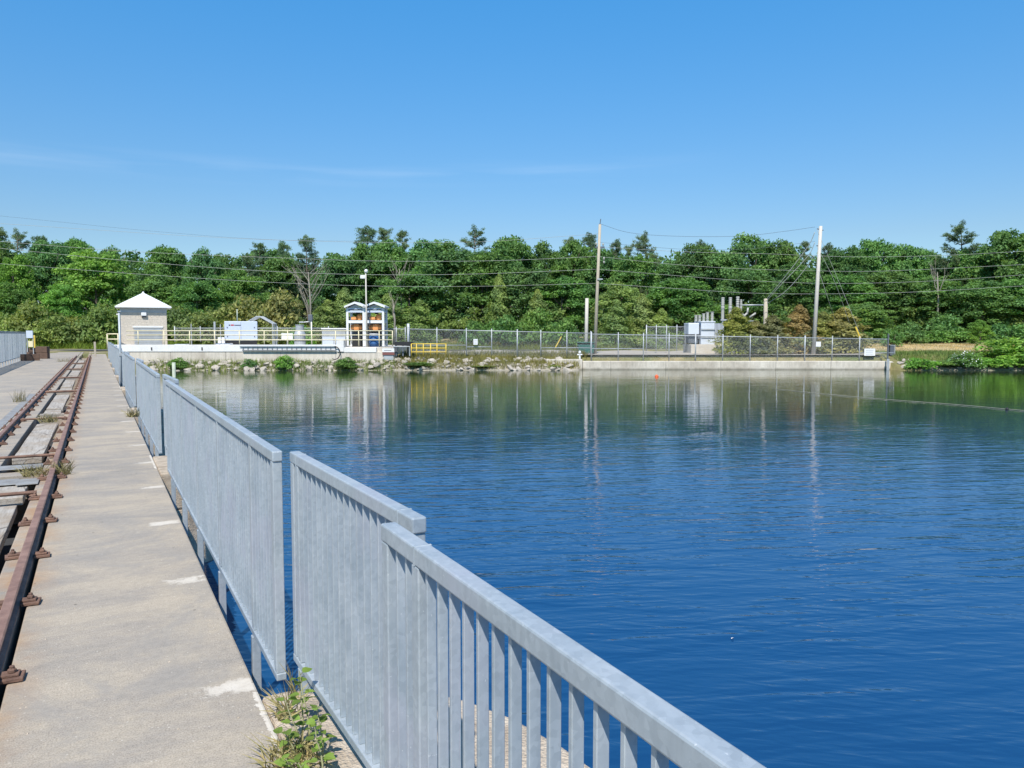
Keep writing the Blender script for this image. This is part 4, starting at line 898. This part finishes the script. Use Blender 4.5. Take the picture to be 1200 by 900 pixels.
# ------------------------------------------------------------------ riprap
def rock_mesh(seed):
    bm = bmesh.new(); bmesh.ops.create_icosphere(bm, subdivisions=2, radius=.5); rnd = random.Random(seed)
    ax = [Vector((rnd.gauss(0, 1), rnd.gauss(0, 1), rnd.gauss(0, 1))).normalized() for _ in range(14)]; cut = [rnd.uniform(.22, .38) for _ in ax]
    for v in bm.verts:
        for a, c_ in zip(ax, cut):
            s_ = v.co.dot(a)
            if s_ > c_: v.co -= a * (s_ - c_)
        v.co += Vector((rnd.gauss(0, .012), rnd.gauss(0, .012), rnd.gauss(0, .012)))
    me = bpy.data.meshes.new('boulder'); bm.to_mesh(me); bm.free(); me.materials.append(M['rock']); return me
rocks = [rock_mesh(i) for i in range(7)]
random.seed(31)
def boulder(u, d, s_, z, lab, grp):
    o = bpy.data.objects.new('boulder', random.choice(rocks)); col.objects.link(o); p = ud(u, d, z); o.location = p
    o.rotation_euler = (random.uniform(-.5, .5), random.uniform(-.5, .5), random.uniform(0, 6.28)); o.scale = (s_ * random.uniform(.9, 1.6), s_ * random.uniform(.8, 1.2), s_ * random.uniform(.55, .85))
    tag(o, lab, 'boulder', grp)
for i in range(280):
    px = random.uniform(176, 668); d = random.uniform(58.3, 60.0 if px < 465 else 61.0)
    z = ground_z(U(px, d), d) + random.uniform(.02, .16)
    g = 'below the long beige wall and white parapet' if px < 465 else 'on the open bank between the stair rail and the quay wall'
    boulder(U(px, d), d, random.choice((random.uniform(.2, .45), random.uniform(.35, .8))), z, 'grey riprap boulder piled ' + g, 'riprap boulders ' + g)
for i in range(26):
    px = random.uniform(1050, 1205); d = random.uniform(58.6, 60.2)
    boulder(U(px, d), d, random.uniform(.25, .6), ground_z(U(px, d), d) + .08, 'pale boulder at the waterline below the right bank bushes', 'boulders of the right bank')
for i in range(6):
    px = 1052 + i * 3.5; boulder(U(px, 61), 61, random.uniform(.7, 1.1), -.7, 'broken grey slab rock heaped at the end of the quay wall', 'slab rocks at the quay end')

# ------------------------------------------------------------------ VEGETATION
def quads_to_mesh(name, C, Nn, S, rng, aspect=1.0):
    n = len(C); Nn = Nn / np.linalg.norm(Nn, axis=1, keepdims=True)
    r = rng.normal(size=(n, 3)); a = np.cross(Nn, r); a /= np.linalg.norm(a, axis=1, keepdims=True) + 1e-9; b = np.cross(Nn, a)
    S = S[:, None]; asp = aspect if np.isscalar(aspect) else aspect[:, None]
    V = np.empty((n, 4, 3)); V[:, 0] = C - a*S; V[:, 1] = C + b*S*.55*asp - Nn*S*.15; V[:, 2] = C + a*S; V[:, 3] = C - b*S*.55*asp - Nn*S*.15
    me = bpy.data.meshes.new(name); me.vertices.add(n*4); me.vertices.foreach_set('co', V.reshape(-1))
    me.loops.add(n*4); me.loops.foreach_set('vertex_index', np.arange(n*4, dtype=np.int32))
    me.polygons.add(n); me.polygons.foreach_set('loop_start', np.arange(0, n*4, 4, dtype=np.int32)); me.polygons.foreach_set('loop_total', np.full(n, 4, dtype=np.int32))
    me.update(calc_edges=True); me.materials.append(M['leaf']); return me
def sph(rng, n):
    v = rng.normal(size=(n, 3)); return v / np.linalg.norm(v, axis=1, keepdims=True)
def clumps(rng, cents, rads, dens, leaf, up=.35, flat=.8):
    Cs, Ns, Ss = [], [], []
    for c, r in zip(cents, rads):
        n = int(dens * r * r) + 6; d = sph(rng, n); d[:, 2] = np.where(d[:, 2] < -.35, -d[:, 2]*.8, d[:, 2])
        rad = r * (0.5 + .72 * rng.random((n, 1)) ** .8); p = c + d * rad * np.array([1, 1, flat])
        Cs.append(p); Ns.append(d * .7 + np.array([0, 0, up]) + rng.normal(size=(n, 3)) * .6); Ss.append(leaf * (0.6 + .8 * rng.random(n)))
    return np.concatenate(Cs), np.concatenate(Ns), np.concatenate(Ss)
def broad_crown(seed, nb=60, low=0.0, dens=210, leaf=.15, hang=1.0):
    """crown 2 m half-width x 0..6 m tall unit ~ (scaled by the tree)"""
    rng = np.random.default_rng(seed); cents, rads = [], []
    lobes = [(rng.uniform(-1.2, 1.2), rng.uniform(-1.2, 1.2), rng.uniform(2.2, 8.0)) for _ in range(6)]
    for i in range(nb):
        d = sph(rng, 1)[0]; z = rng.uniform(.3, 9.2) if i % 3 else rng.uniform(5.5, 9.6)
        prof = math.sin(math.pi * min(1, max(.04, (z + 1.0) / 11.2)) ** .85) ** .6
        l = lobes[i % 6]; a = math.atan2(d[1], d[0]); rr = 3.7 * prof * rng.uniform(.3, 1.0) ** .7
        cents.append(np.array([rr*math.cos(a) + l[0]*.5, rr*math.sin(a) + l[1]*.5, z])); rads.append(rng.uniform(.5, 1.05))
    C, Nn, S = clumps(rng, cents, rads, dens, leaf)
    k = C[:, 2] > .1
    return quads_to_mesh('crown', C[k], Nn[k], S[k], rng)
def bush_crown(seed, nb=26, dens=260, leaf=.12, tall=1.0):
    rng = np.random.default_rng(seed); cents, rads = [], []
    for i in range(nb):
        d = sph(rng, 1)[0]; d[2] = abs(d[2]); q = rng.uniform(.4, .95)
        cents.append(np.array([d[0]*q*1.5, d[1]*q*1.5, .35 + d[2]*q*2.1*tall])); rads.append(rng.uniform(.4, .75))
    C, Nn, S = clumps(rng, cents, rads, dens, leaf, .3, .9); C[:, 2] = np.maximum(C[:, 2], .02)
    return quads_to_mesh('foliage', C, Nn, S, rng)
def cedar_crown(seed, n=5200, leaf=.13, sparse=0.0):
    """spire 6 m tall, 1.5 m half width"""
    rng = np.random.default_rng(seed); z = 6.2 * rng.random(n) ** .85; a = rng.random(n) * 6.283
    lob = 1 + .28 * np.sin(a * 3 + z * 2.1 + seed) + .22 * np.sin(z * 5.5 + a)
    r = (1.55 * np.clip(1 - z / 6.3, 0, 1) ** .7 * np.clip(z / .5 + .35, 0, 1)) * lob * (.55 + .5 * rng.random(n))
    C = np.stack([r*np.cos(a), r*np.sin(a), z + .05], 1); Nn = np.stack([np.cos(a), np.sin(a), .4 * np.ones(n)], 1) + rng.normal(size=(n, 3)) * .5
    return quads_to_mesh('foliage', C, Nn, leaf * (.6 + .8 * rng.random(n)), rng, .7)
def pine_parts(seed, H=12.0, start=.3, open_=1.0, lean=0.0, spread=3.2, whorls=9):
    """open white pine: limbs with flat tufts of needles"""
    rng = np.random.default_rng(seed); tr = MB(); C, Nn, S, A = [], [], [], []
    def tp(t): return Vector((lean * t * t * H * .25, 0, H * t))
    tr.tube([tp(i / 8) for i in range(9)], [.24 * (1 - .88 * i / 8) for i in range(9)], 8)
    for wv in range(whorls):
        t = start + (1 - start) * (wv + rng.uniform(0, .6)) / whorls; nb = rng.integers(3, 6)
        for k in range(nb):
            a = rng.uniform(0, 6.283); L_ = spread * (1.15 - t) * rng.uniform(.7, 1.15) * (1.0 + .3 * math.sin(a + seed)) + .35
            p0 = tp(min(t, .98)); d = Vector((math.cos(a), math.sin(a), rng.uniform(.12, .55)))
            pts = [p0 + d * (L_ * s_) + Vector((0, 0, .22 * L_ * s_ * s_)) for s_ in (0, .35, .7, 1)]
            tr.tube(pts, [.055, .042, .03, .015], 5)
            for q in range(int(7 + L_ * 7 * open_)):
                s_ = rng.uniform(.35, 1.05); c = np.array(p0 + d * (L_ * s_) + Vector((0, 0, .22 * L_ * s_ * s_))) + rng.normal(size=3) * np.array([.22, .22, .12])
                m_ = 20
                dv = sph(rng, m_); dv[:, 2] = np.abs(dv[:, 2]) * .8 + .15
                C.append(c + dv * rng.uniform(.05, .36, (m_, 1))); Nn.append(np.cross(dv, sph(rng, m_))); S.append(.12 * (.7 + .6 * rng.random(m_)))
    for q in range(14):
        c = np.array(tp(1.0)) + rng.normal(size=3) * np.array([.18, .18, .25]); dv = sph(rng, 20); dv[:, 2] = np.abs(dv[:, 2])
        C.append(c + dv * .28); Nn.append(np.cross(dv, sph(rng, 20))); S.append(.12 * np.ones(20))
    return tr, quads_to_mesh('needles', np.concatenate(C), np.concatenate(Nn), np.concatenate(S), rng, .42)
def mesh_obj(name, me, parent, colr):
    o = bpy.data.objects.new(name, me); col.objects.link(o); o.parent = parent; o.color = (*colr, 1); return o
trunk_mb = MB(); random.seed(6)
trunk_mb.tube([(0, 0, -.4), (.05, .0, 2.5), (.0, .08, 5), (.1, 0, 8)], [.26, .2, .14, .05], 8)
for i in range(8):
    a = i * 2.4; z = 1.8 + i * .75; trunk_mb.tube([(0, 0, z), (math.cos(a)*1.1, math.sin(a)*1.1, z + .9), (math.cos(a)*2.1, math.sin(a)*2.1, z + 1.9)], [.09, .06, .025], 6)
tmp = trunk_mb.build('trunk', M['bark'], None, True); trunk_me = tmp.data; bpy.data.objects.remove(tmp)
bstem = MB()
for i in range(5):
    a = i * 1.26; bstem.tube([(0, 0, -.1), (.25*math.cos(a), .25*math.sin(a), .8), (.6*math.cos(a), .6*math.sin(a), 1.7)], [.05, .035, .015], 6)
tmp = bstem.build('stem', M['bark'], None, True); bstem_me = tmp.data; bpy.data.objects.remove(tmp)
broad = [broad_crown(s, nb) for s, nb in ((1, 120), (2, 135), (3, 115), (4, 128), (5, 122), (6, 130), (7, 118))]
bushes = [bush_crown(s) for s in (11, 12, 13)]
cedars = [cedar_crown(s) for s in (21, 22, 23)]
pines = []
for a in ((31, 12, .12, .9, 0.0, 2.9, 16), (32, 12, .10, .9, .1, 2.3, 18), (33, 12, .38, .9, .2, 3.9, 9)):
    tr, nm_ = pine_parts(*a); tmp = tr.build('trunk', M['bark'], None, True); pines.append((tmp.data, nm_)); bpy.data.objects.remove(tmp)
DK, MD, BR, OL, BL, RS, LG = (.13, .248, .086), (.152, .292, .09), (.205, .395, .082), (.245, .335, .11), (.195, .285, .16), (.20, .12, .05), (.17, .305, .088)
cnt = [0]
def jitter(c): 
    random.seed(cnt[0] * 7 + 1); k = random.uniform(.88, 1.14); return (c[0]*k*random.uniform(.92, 1.08), c[1]*k, c[2]*k*random.uniform(.9, 1.1))
def ctree(px, ytop, d, wpx, colr, label, group='trees of the wood behind the reservoir', base=None, v=None):
    u = U(px, d); zg = ground_z(u, d) if base is None else base; H = zy(ytop, d) - zg; cnt[0] += 1
    t = thing('broadleaf_tree', label, 'tree', ud(u, d, zg), cnt[0] * 1.7, group)
    m_ = broad[(v if v is not None else cnt[0]) % 7]; sw = wpx * 1.16 * mpx(d) / 2 / 3.9; sz = H / 10.05
    o = mesh_obj('crown', m_, t, jitter(colr)); o.scale = (sw, sw, sz)
    k = mesh_obj('trunk', trunk_me, t, (1, 1, 1)); k.scale = (sz, sz, sz)
    return t
def ptree(px, ytop, d, colr, label, v=0, wid=1.0, rot=0.0, group='pines standing above the wood'):
    u = U(px, d); zg = ground_z(u, d); H = zy(ytop, d) - zg; cnt[0] += 1; s_ = H / 12.2
    t = thing('pine_tree', label, 'tree', ud(u, d, zg), rot, group); t.scale = (s_ * wid, s_ * wid, s_)
    mesh_obj('needles', pines[v][1], t, jitter(colr)); mesh_obj('trunk', pines[v][0], t, (1, 1, 1)); return t
def shrub(px, ybase, ytop, d, wpx, colr, label, kind='bush', group=None, name=None, z=None):
    u = U(px, d); zg = (ground_z(u, d) if z is None else z) - .05; H = zy(ytop, d) - zg; cnt[0] += 1
    t = thing(name or ('bush' if kind == 'bush' else 'cedar_shrub'), label, 'bush' if kind == 'bush' else 'shrub', ud(u, d, zg), cnt[0] * 2.1, group)
    if kind == 'bush': o = mesh_obj('foliage', bushes[cnt[0] % 3], t, jitter(colr)); o.scale = (wpx*mpx(d)/2/1.9, wpx*mpx(d)/2/1.9, H/2.9)
    else: o = mesh_obj('foliage', cedars[cnt[0] % 3], t, jitter(colr)); o.scale = (wpx*mpx(d)/2/1.5, wpx*mpx(d)/2/1.5, H/6.2)
    k = mesh_obj('stem', bstem_me, t, (1, 1, 1)); k.scale = (.8, .8, H/3.0); return t
# skyline, left to right
TREES = [
 # px, ytop, d, wpx, colour, label
 (-8, 284, 100, 75, DK, 'dark broadleaf tree at the left edge of the photo'),
 (60, 281, 106, 58, DK, 'dark tree between the open left pine and the big bright tree'),
 (93, 281, 110, 46, MD, 'narrow dark treetop behind the big bright tree at left'),
 (128, 291, 108, 50, DK, 'dark lower treetop right of the big bright tree at left'),
 (116, 295, 93, 78, BR, 'big bright green round tree at left, above the road scrub'),
 (20, 299, 92, 44, BR, 'bright yellow-green tree near the left edge under the wires'),
 (74, 334, 86, 46, BR, 'small bright round tree in the scrub before the big bright tree'),
 (12, 333, 88, 56, MD, 'mid green tree low at the left edge of the wood'),
 (160, 316, 104, 54, DK, 'dark tree filling the dip in the skyline above the hut'),
 (196, 290, 106, 58, MD, 'broad treetop right of the skyline dip, above the hut'),
 (237, 293, 102, 52, DK, 'dark oak-like treetop above the generator, left one of a pair'),
 (262, 299, 108, 46, DK, 'dark oak-like treetop above the generator, right one of a pair'),
 (185, 322, 92, 62, LG, 'pale green tree right behind the hut roof'),
 (232, 330, 90, 60, MD, 'mid green tree behind the guard rail between hut and generator'),
 (285, 318, 96, 60, MD, 'mid green tree behind the generator enclosure'),
 (322, 300, 108, 60, MD, 'tree under the two left pines of the trio, over the canopy frame'),
 (398, 300, 104, 56, DK, 'dark tree between the dead bare tree and the lamp post'),
 (425, 288, 106, 56, MD, 'tall tree right behind the lamp post head'),
 (455, 283, 108, 62, LG, 'greyish green treetop right of the lamp post'),
 (497, 283, 107, 64, MD, 'rounded treetop midway between lamp post and the lone pine top'),
 (480, 320, 93, 78, MD, 'broad tree behind the gate right of the hoist towers'),
 (533, 286, 97, 92, DK, 'huge dark round tree behind the stair rail'),
 (566, 296, 95, 80, MD, 'large tree leaning on the huge dark round one'),
 (600, 279, 104, 66, MD, 'rounded treetop right of the lone pine top'),
 (638, 286, 106, 58, DK, 'dark treetop left of the weathered pole'),
 (672, 284, 104, 56, MD, 'treetop just left of the weathered pole'),
 (618, 315, 92, 70, DK, 'dark tree behind the middle of the left chain-link fence'),
 (658, 325, 90, 66, MD, 'mid green tree behind the stub pole'),
 (712, 294, 102, 58, DK, 'dark tree right behind the weathered pole'),
 (742, 300, 98, 62, MD, 'tree right of the weathered pole under the bluish pine'),
 (790, 306, 104, 56, DK, 'dark tree in the dip right of the bluish pine'),
 (728, 332, 88, 56, OL, 'olive tree behind the fence right of the weathered pole'),
 (797, 327, 89, 78, MD, 'broad rounded tree behind the transformer bushings'),
 (818, 287, 103, 62, DK, 'dark domed treetop above the transformer'),
 (842, 296, 100, 62, DK, 'dark tree above the switchgear columns'),
 (880, 276, 106, 64, LG, 'light green domed treetop, tallest above the switchgear'),
 (912, 282, 105, 52, LG, 'light green treetop just left of the pale pole'),
 (880, 318, 91, 72, DK, 'dark tree behind the switchgear and short grey pole'),
 (935, 310, 94, 66, DK, 'dark tree behind the service wires'),
 (988, 291, 104, 60, DK, 'dark treetop right of the pale pole'),
 (1023, 281, 106, 56, MD, 'domed treetop right of the pale pole, loose at the top'),
 (1055, 288, 104, 54, MD, 'rounded treetop left of the pale forked snag'),
 (1084, 294, 108, 52, DK, 'low treetop behind the pale forked snag'),
 (990, 322, 90, 70, MD, 'mid green tree behind the guy wires'),
 (1040, 318, 92, 78, DK, 'dark tree behind the right end of the fence'),
 (1098, 326, 90, 80, DK, 'dark tree below the pale forked snag'),
 (1140, 290, 103, 66, MD, 'tree under the windswept pine'),
 (1184, 270, 99, 76, MD, 'tall tree at the right edge rising above its neighbours'),
 (1218, 280, 97, 70, DK, 'tree cut off by the right edge of the photo'),
 (1150, 330, 88, 80, DK, 'dark tree behind the dry field at right'),
 (1200, 325, 86, 70, MD, 'mid green tree behind the big leafy thicket at the right edge'),
 (1010, 356, 82, 62, LG, 'low light green tree between fence end and dry field'),
 (1148, 375, 77, 26, BR, 'small bright sapling standing in the dry field'),
]
for a in TREES: ctree(*a)
PINES = [
 (3, 270, 108, BL, 'dark pine cut by the left edge of the photo', 1, .8, .3), (24, 272, 107, BL, 'open-crowned pine near the left edge', 2, .75, 1.2), (52, 280, 109, BL, 'ragged pine right of the open-crowned left pine', 0, .8, 2.0),
 (307, 288, 107, BL, 'leftmost pine of the trio above the canopy frame', 0, .85, .5), (336, 286, 109, BL, 'middle pine of the trio above the canopy frame', 1, .8, 2.2), (362, 280, 110, BL, 'tallest pine of the trio, behind the dead bare tree', 1, .9, 3.9), (292, 300, 104, BL, 'small pine left of the trio', 1, .8, 4.4),
 (432, 268, 110, BL, 'tall dark pine right of the lamp post head', 1, 1.0, 1.0), (451, 271, 111, BL, 'thin pine right of the tall dark one', 0, .8, 2.9), (473, 274, 111, BL, 'low wide pine top right of the two lamp post pines', 0, .7, 4.0),
 (556, 268, 110, BL, 'lone open pine top above the huge dark round tree', 2, .8, .9), (667, 281, 110, BL, 'pine top left of the weathered pole', 1, .9, .2), (692, 277, 109, BL, 'feathery pine directly behind the weathered pole', 1, .9, 3.0), (720, 284, 110, BL, 'small spired pine right of the weathered pole', 1, .7, 5.0),
 (759, 276, 106, BL, 'bluish spreading pine between the two tall poles', 2, .85, 2.6), (735, 291, 108, BL, 'low bluish pine left of the spreading one', 0, .6, 2.0), (820, 284, 108, BL, 'spired pine top above the transformer', 1, .6, 1.0), (940, 286, 110, BL, 'pine top left of the pale pole', 0, .6, .4), (966, 288, 110, BL, 'pine top just right of the pale pole', 1, .7, 4.4),
 (1125, 264, 104, BL, 'windswept pine with bare lower limbs, highest at right', 2, .9, 2.9), (1168, 275, 106, DK, 'pine beside the tall tree at the right edge', 1, .8, 1.9)]
for a in PINES: ptree(*a[:5], *a[5:])
# scrub and cedars along the edge of the wood
SCR = [
 (10, 0, 352, 84, 50, OL, 'olive scrub bush at the left edge beyond the railing', 'cedar'), (38, 0, 356, 83, 52, OL, 'olive scrub bush above the pale sign board', 'cedar'), (66, 0, 362, 82, 46, OL, 'olive scrub bush beyond the left rail end', 'cedar'), (92, 0, 352, 84, 56, OL, 'tall olive scrub bush beyond the rail ends', 'cedar'), (120, 0, 356, 83, 52, OL, 'olive scrub bush left of the hut', 'cedar'), (140, 0, 340, 86, 56, OL, 'tall brownish scrub bush at the left side of the hut', 'cedar'),
 (212, 0, 352, 85, 52, OL, 'olive scrub bush just right of the hut roof', 'cedar'), (238, 0, 358, 83, 46, OL, 'brownish scrub bush between hut and generator', 'cedar'), (262, 0, 346, 86, 52, OL, 'olive scrub bush left of the generator', 'cedar'), (296, 0, 338, 86, 58, OL, 'tall olive scrub bush behind the canopy frame', 'cedar'), (330, 0, 332, 87, 56, OL, 'tall olive scrub bush left of the dead tree', 'cedar'), (385, 0, 352, 84, 52, OL, 'olive cedar right of the dead tree', 'cedar'), (405, 0, 338, 86, 50, OL, 'olive cedar behind the left hoist tower', 'cedar'), (455, 0, 345, 85, 56, OL, 'olive cedar right of the hoist towers', 'cedar'), (492, 0, 352, 84, 50, OL, 'olive cedar behind the gate post', 'cedar'),
 (322, 0, 370, 80, 44, MD, 'dark round bush behind the canopy frame', 'bush'), (352, 0, 378, 79, 40, BR, 'bright bush under the dead tree', 'bush'), (590, 0, 362, 82, 56, LG, 'light bush behind the fence notice', 'bush'), (560, 0, 368, 82, 44, MD, 'green bush left of the fence notice bush', 'bush'), (628, 0, 358, 83, 54, LG, 'light bush left of the stub pole', 'bush'), (660, 0, 366, 80, 46, MD, 'bush behind the stub pole', 'bush'),
 (585, 0, 322, 89, 36, OL, 'slim olive cedar between two dark round trees', 'cedar'), (630, 0, 340, 87, 38, OL, 'slim olive cedar behind the middle of the fence', 'cedar'), (722, 0, 352, 82, 46, OL, 'olive cedar right of the weathered pole', 'cedar'), (752, 0, 345, 83, 44, OL, 'olive cedar with rusty tips behind the inner enclosure', 'cedar'), (775, 0, 362, 82, 40, OL, 'low olive cedar behind the inner enclosure', 'cedar'),
 (1062, 0, 372, 78, 46, MD, 'round dark bush at the left end of the dry field', 'bush'), (1045, 0, 380, 74, 30, LG, 'light bush right behind the fence end', 'bush'), (1090, 0, 386, 82, 52, LG, 'low light bush at the back of the dry field', 'bush'), (1120, 0, 384, 84, 48, MD, 'low dark bush at the back of the dry field', 'bush'), (1180, 0, 374, 78, 60, MD, 'dark bush behind the big leafy thicket', 'bush'), (1105, 0, 366, 84, 50, LG, 'taller light bush behind the dry field', 'bush')]
for (px, yb, yt, d, wp, c_, lab, kd) in SCR: shrub(px, yb, yt + (px * 7 % 19) - 8, d, wp * 1.2, [(.27, .34, .11), (.22, .30, .10), (.29, .32, .125)][(px // 3) % 3], lab, 'bush', 'scrub at the edge of the wood') if px < 340 else shrub(px, yb, yt, d, wp, c_, lab, kd, 'scrub at the edge of the wood')
# cedars in the fenced yard
for (px, yt, d, wp, c_, lab) in [(862, 361, 63, 54, (.30, .31, .085), 'bushy yellow-green cedar with pale stems before the switchgear'), (936, 358, 65, 52, (.30, .235, .11), 'rusty brown cedar left of the pale pole'), (905, 370, 64, 54, (.29, .27, .11), 'low brownish cedar left of the rusty one'),
                              (987, 361, 65.5, 66, (.33, .31, .11), 'brownish olive cedar right of the pale pole'), (964, 366, 66, 50, (.30, .30, .10), 'olive cedar directly behind the pale pole foot'), (885, 376, 63, 46, (.26, .28, .13), 'low grey green cedar beside the bushy yellow-green one')]:
    shrub(px, 0, yt, d, wp, c_, lab, 'cedar', 'cedars inside the fenced yard')
    shrub(px + 4, 0, yt + 18, d - .3, wp * .9, (.30, .32, .17), 'grey green growth at the foot of the ' + lab.split(' with')[0].split(' left')[0].split(' right')[0].split(' directly')[0].split(' beside')[0], 'bush', 'skirt growth under the yard cedars')
# waterside bushes
for (px, yt, d, wp, c_, z, lab) in [(208, 416.5, 58.7, 27, LG, -1.1, 'weedy bush on the riprap nearest the deck railing'), (293, 417.5, 58.7, 23, MD, -1.2, 'small green bush on the riprap below the generator'), (333, 415.0, 58.7, 31, BR, -1.2, 'fuller green bush on the riprap below the canopy frame'), (405, 416.0, 58.7, 31, MD, -1.2, 'dark green bush on the riprap below the hoist towers'),
    (1079, 416, 58.7, 44, BR, -1.0, 'dark green bush at the waterline beyond the quay end'), (1131, 412, 58.8, 50, LG, -1.0, 'pale flowering bush at the waterline before the dry field'), (1105, 421, 59.2, 46, LG, -.8, 'low green growth between the two right bank bushes'), (1160, 416, 59.0, 50, BR, -.8, 'low green growth right of the pale flowering bush'),
    (1178, 394, 61, 84, (.26, .44, .085), -.3, 'big bright leafy thicket at the right edge of the bank'), (1206, 398, 60, 76, (.24, .42, .08), -.5, 'bright leafy thicket cut by the right edge'), (1190, 413, 58.9, 70, BR, -.9, 'darker growth below the bright thicket'),
    (490, 424, 59.4, 52, LG, -.8, 'weedy growth on the bank below the stair rail'), (565, 428, 59.2, 36, OL, -.9, 'dry yellowish weeds on the open bank riprap'), (650, 427, 59.0, 18, OL, -.9, 'small dry weed clump by the wall block')]:
    shrub(px, 0, yt, d, wp, c_, lab, 'bush', 'bushes along the waterline')
# white blossom on the flowering bush
rng = np.random.default_rng(5); n = 150; dv = sph(rng, n); dv[:, 2] = np.abs(dv[:, 2])
me = quads_to_mesh('blossom', dv * np.array([1.15, 1.15, 1.1]), dv + rng.normal(size=(n, 3))*.3, .025 + .03*rng.random(n), rng, 1.4)
me.materials.clear(); me.materials.append(M['white'])
fb = [o for o in bpy.data.objects if o.get('label', '').startswith('pale flowering bush')][0]
o = mesh_obj('blossom', me, fb, (1, 1, 1)); o.location = (0, 0, .35)
# dead trees
def dead(px, ytop, d, spread, seed, lab, n=9, base_frac=.3):
    random.seed(seed); u = U(px, d); zg = ground_z(u, d); H = zy(ytop, d) - zg
    t = thing('dead_tree', lab, 'dead tree', ud(u, d, zg), LZ); tr = MB(); tr.tube([(0, 0, 0), (.1, 0, H*.5), (-.1, 0, H*.85)], [.14, .10, .035], 8).build('trunk', M['deadwood'], t, True)
    br = MB()
    for i in range(n):
        z = H * (base_frac + (.85 - base_frac) * i / n); a = random.choice((-1, 1)) * random.uniform(.5, 1.0); L_ = spread * random.uniform(.6, 1.0)
        p0 = Vector((0, 0, z)); pts = [p0]; q = p0
        for k in range(4): q = q + Vector((a * L_ / 4, random.uniform(-.4, .4), (H - z) * .22 * random.uniform(.6, 1.2))); pts.append(q)
        br.tube(pts, [.055, .045, .035, .022, .01], 5)
        for k in (1, 2, 3):
            b0 = pts[k]; br.tube([b0, b0 + Vector((a * random.uniform(.2, .8), random.uniform(-.5, .5), random.uniform(.6, 1.5)))], [.02, .008], 4)
    br.build('branches', M['deadwood'], t, True)
dead(364, 303, 84, 3.2, 3, 'bare dead tree with spreading pale branches behind the tank', 14)
dead(1096, 305, 87, 1.3, 9, 'pale forked snag showing through the wood at right', 5, .55)
dead(148, 296, 103, .8, 14, 'thin bare snag in the skyline dip left of the hut', 5, .6)
dead(470, 300, 92, 1.4, 17, 'thin bare snag right of the lamp post', 6, .5)
dead(462, 340, 79, .4, 19, 'slim bare stem rising beside the right hoist tower', 3, .5)

# masses nobody could count: deep wood behind, grass along the road, bank weeds
def stuff(name, C, Nn, S, colr, rng, asp=1.0):
    me = quads_to_mesh(name, C, Nn, S, rng, asp); o = bpy.data.objects.new(name, me); col.objects.link(o); o.color = (*colr, 1); o['kind'] = 'stuff'; return o
rng = np.random.default_rng(77); cents, rads = [], []
for i in range(1900):
    d = rng.uniform(112, 122); u = rng.uniform(-95, 98); zt = zy(303 + 5*math.sin(u*.23) + 4*math.sin(u*.71), d); zg = ground_z(u, d)
    p = ud(u, d, rng.uniform(zg + .5, zt)); cents.append(np.array(p)); rads.append(rng.uniform(.8, 1.5))
C, Nn, S = clumps(rng, cents, rads, 40, .3); stuff('far_wood', C, Nn, S, (.115, .225, .076), rng)
rng = np.random.default_rng(78); cents, rads = [], []
for i in range(420):
    d = rng.uniform(86, 96); u = rng.uniform(-75, 80); zg = ground_z(u, d); cents.append(np.array(ud(u, d, zg + rng.uniform(.2, 3.8)))); rads.append(rng.uniform(.6, 1.2))
C, Nn, S = clumps(rng, cents, rads, 120, .17); stuff('undergrowth', C, Nn, S, (.19, .275, .088), rng)
def grass_patch(name, u0, u1, d0, d1, n, h, colr, wd=.02, seed=1, keep=None):
    rng = np.random.default_rng(seed); u = rng.uniform(u0, u1, n); d = rng.uniform(d0, d1, n)
    C = np.array([ud(a, b, ground_z(a, b)) for a, b in zip(u, d)]); S = h * (.5 + .7 * rng.random(n))
    V = np.empty((n, 3, 3)); a = rng.random(n) * 6.283; s_ = np.stack([np.cos(a), np.sin(a), 0*a], 1) * wd; tip = np.stack([rng.normal(size=n)*.3, rng.normal(size=n)*.3, np.ones(n)], 1) * S[:, None]
    V[:, 0] = C - s_; V[:, 1] = C + s_; V[:, 2] = C + tip
    me = bpy.data.meshes.new(name); me.vertices.add(n*3); me.vertices.foreach_set('co', V.reshape(-1)); me.loops.add(n*3); me.loops.foreach_set('vertex_index', np.arange(n*3, dtype=np.int32))
    me.polygons.add(n); me.polygons.foreach_set('loop_start', np.arange(0, n*3, 3, dtype=np.int32)); me.polygons.foreach_set('loop_total', np.full(n, 3, dtype=np.int32)); me.update(calc_edges=True); me.materials.append(M['leaf'])
    o = bpy.data.objects.new(name, me); col.objects.link(o); o.color = (*colr, 1); o['kind'] = 'stuff'; return o
grass_patch('grass', -75, -34, 80, 87, 16000, .75, (.20, .28, .05), .035, 1)
grass_patch('grass', -34, 12, 77, 86, 14000, .6, (.19, .22, .06), .03, 2)
grass_patch('grass', 30.5, 50, 58.9, 65.5, 15000, .30, (.21, .28, .085), .025, 3)
grass_patch('grass', -9, 6, 58.6, 63, 8000, .42, (.25, .24, .09), .022, 4)
grass_patch('grass', -28, -9, 58.3, 59.9, 4200, .42, (.22, .28, .09), .022, 6)
grass_patch('dry_grass', 30, 62, 65, 80, 26000, .14, (.56, .44, .25), .03, 5)
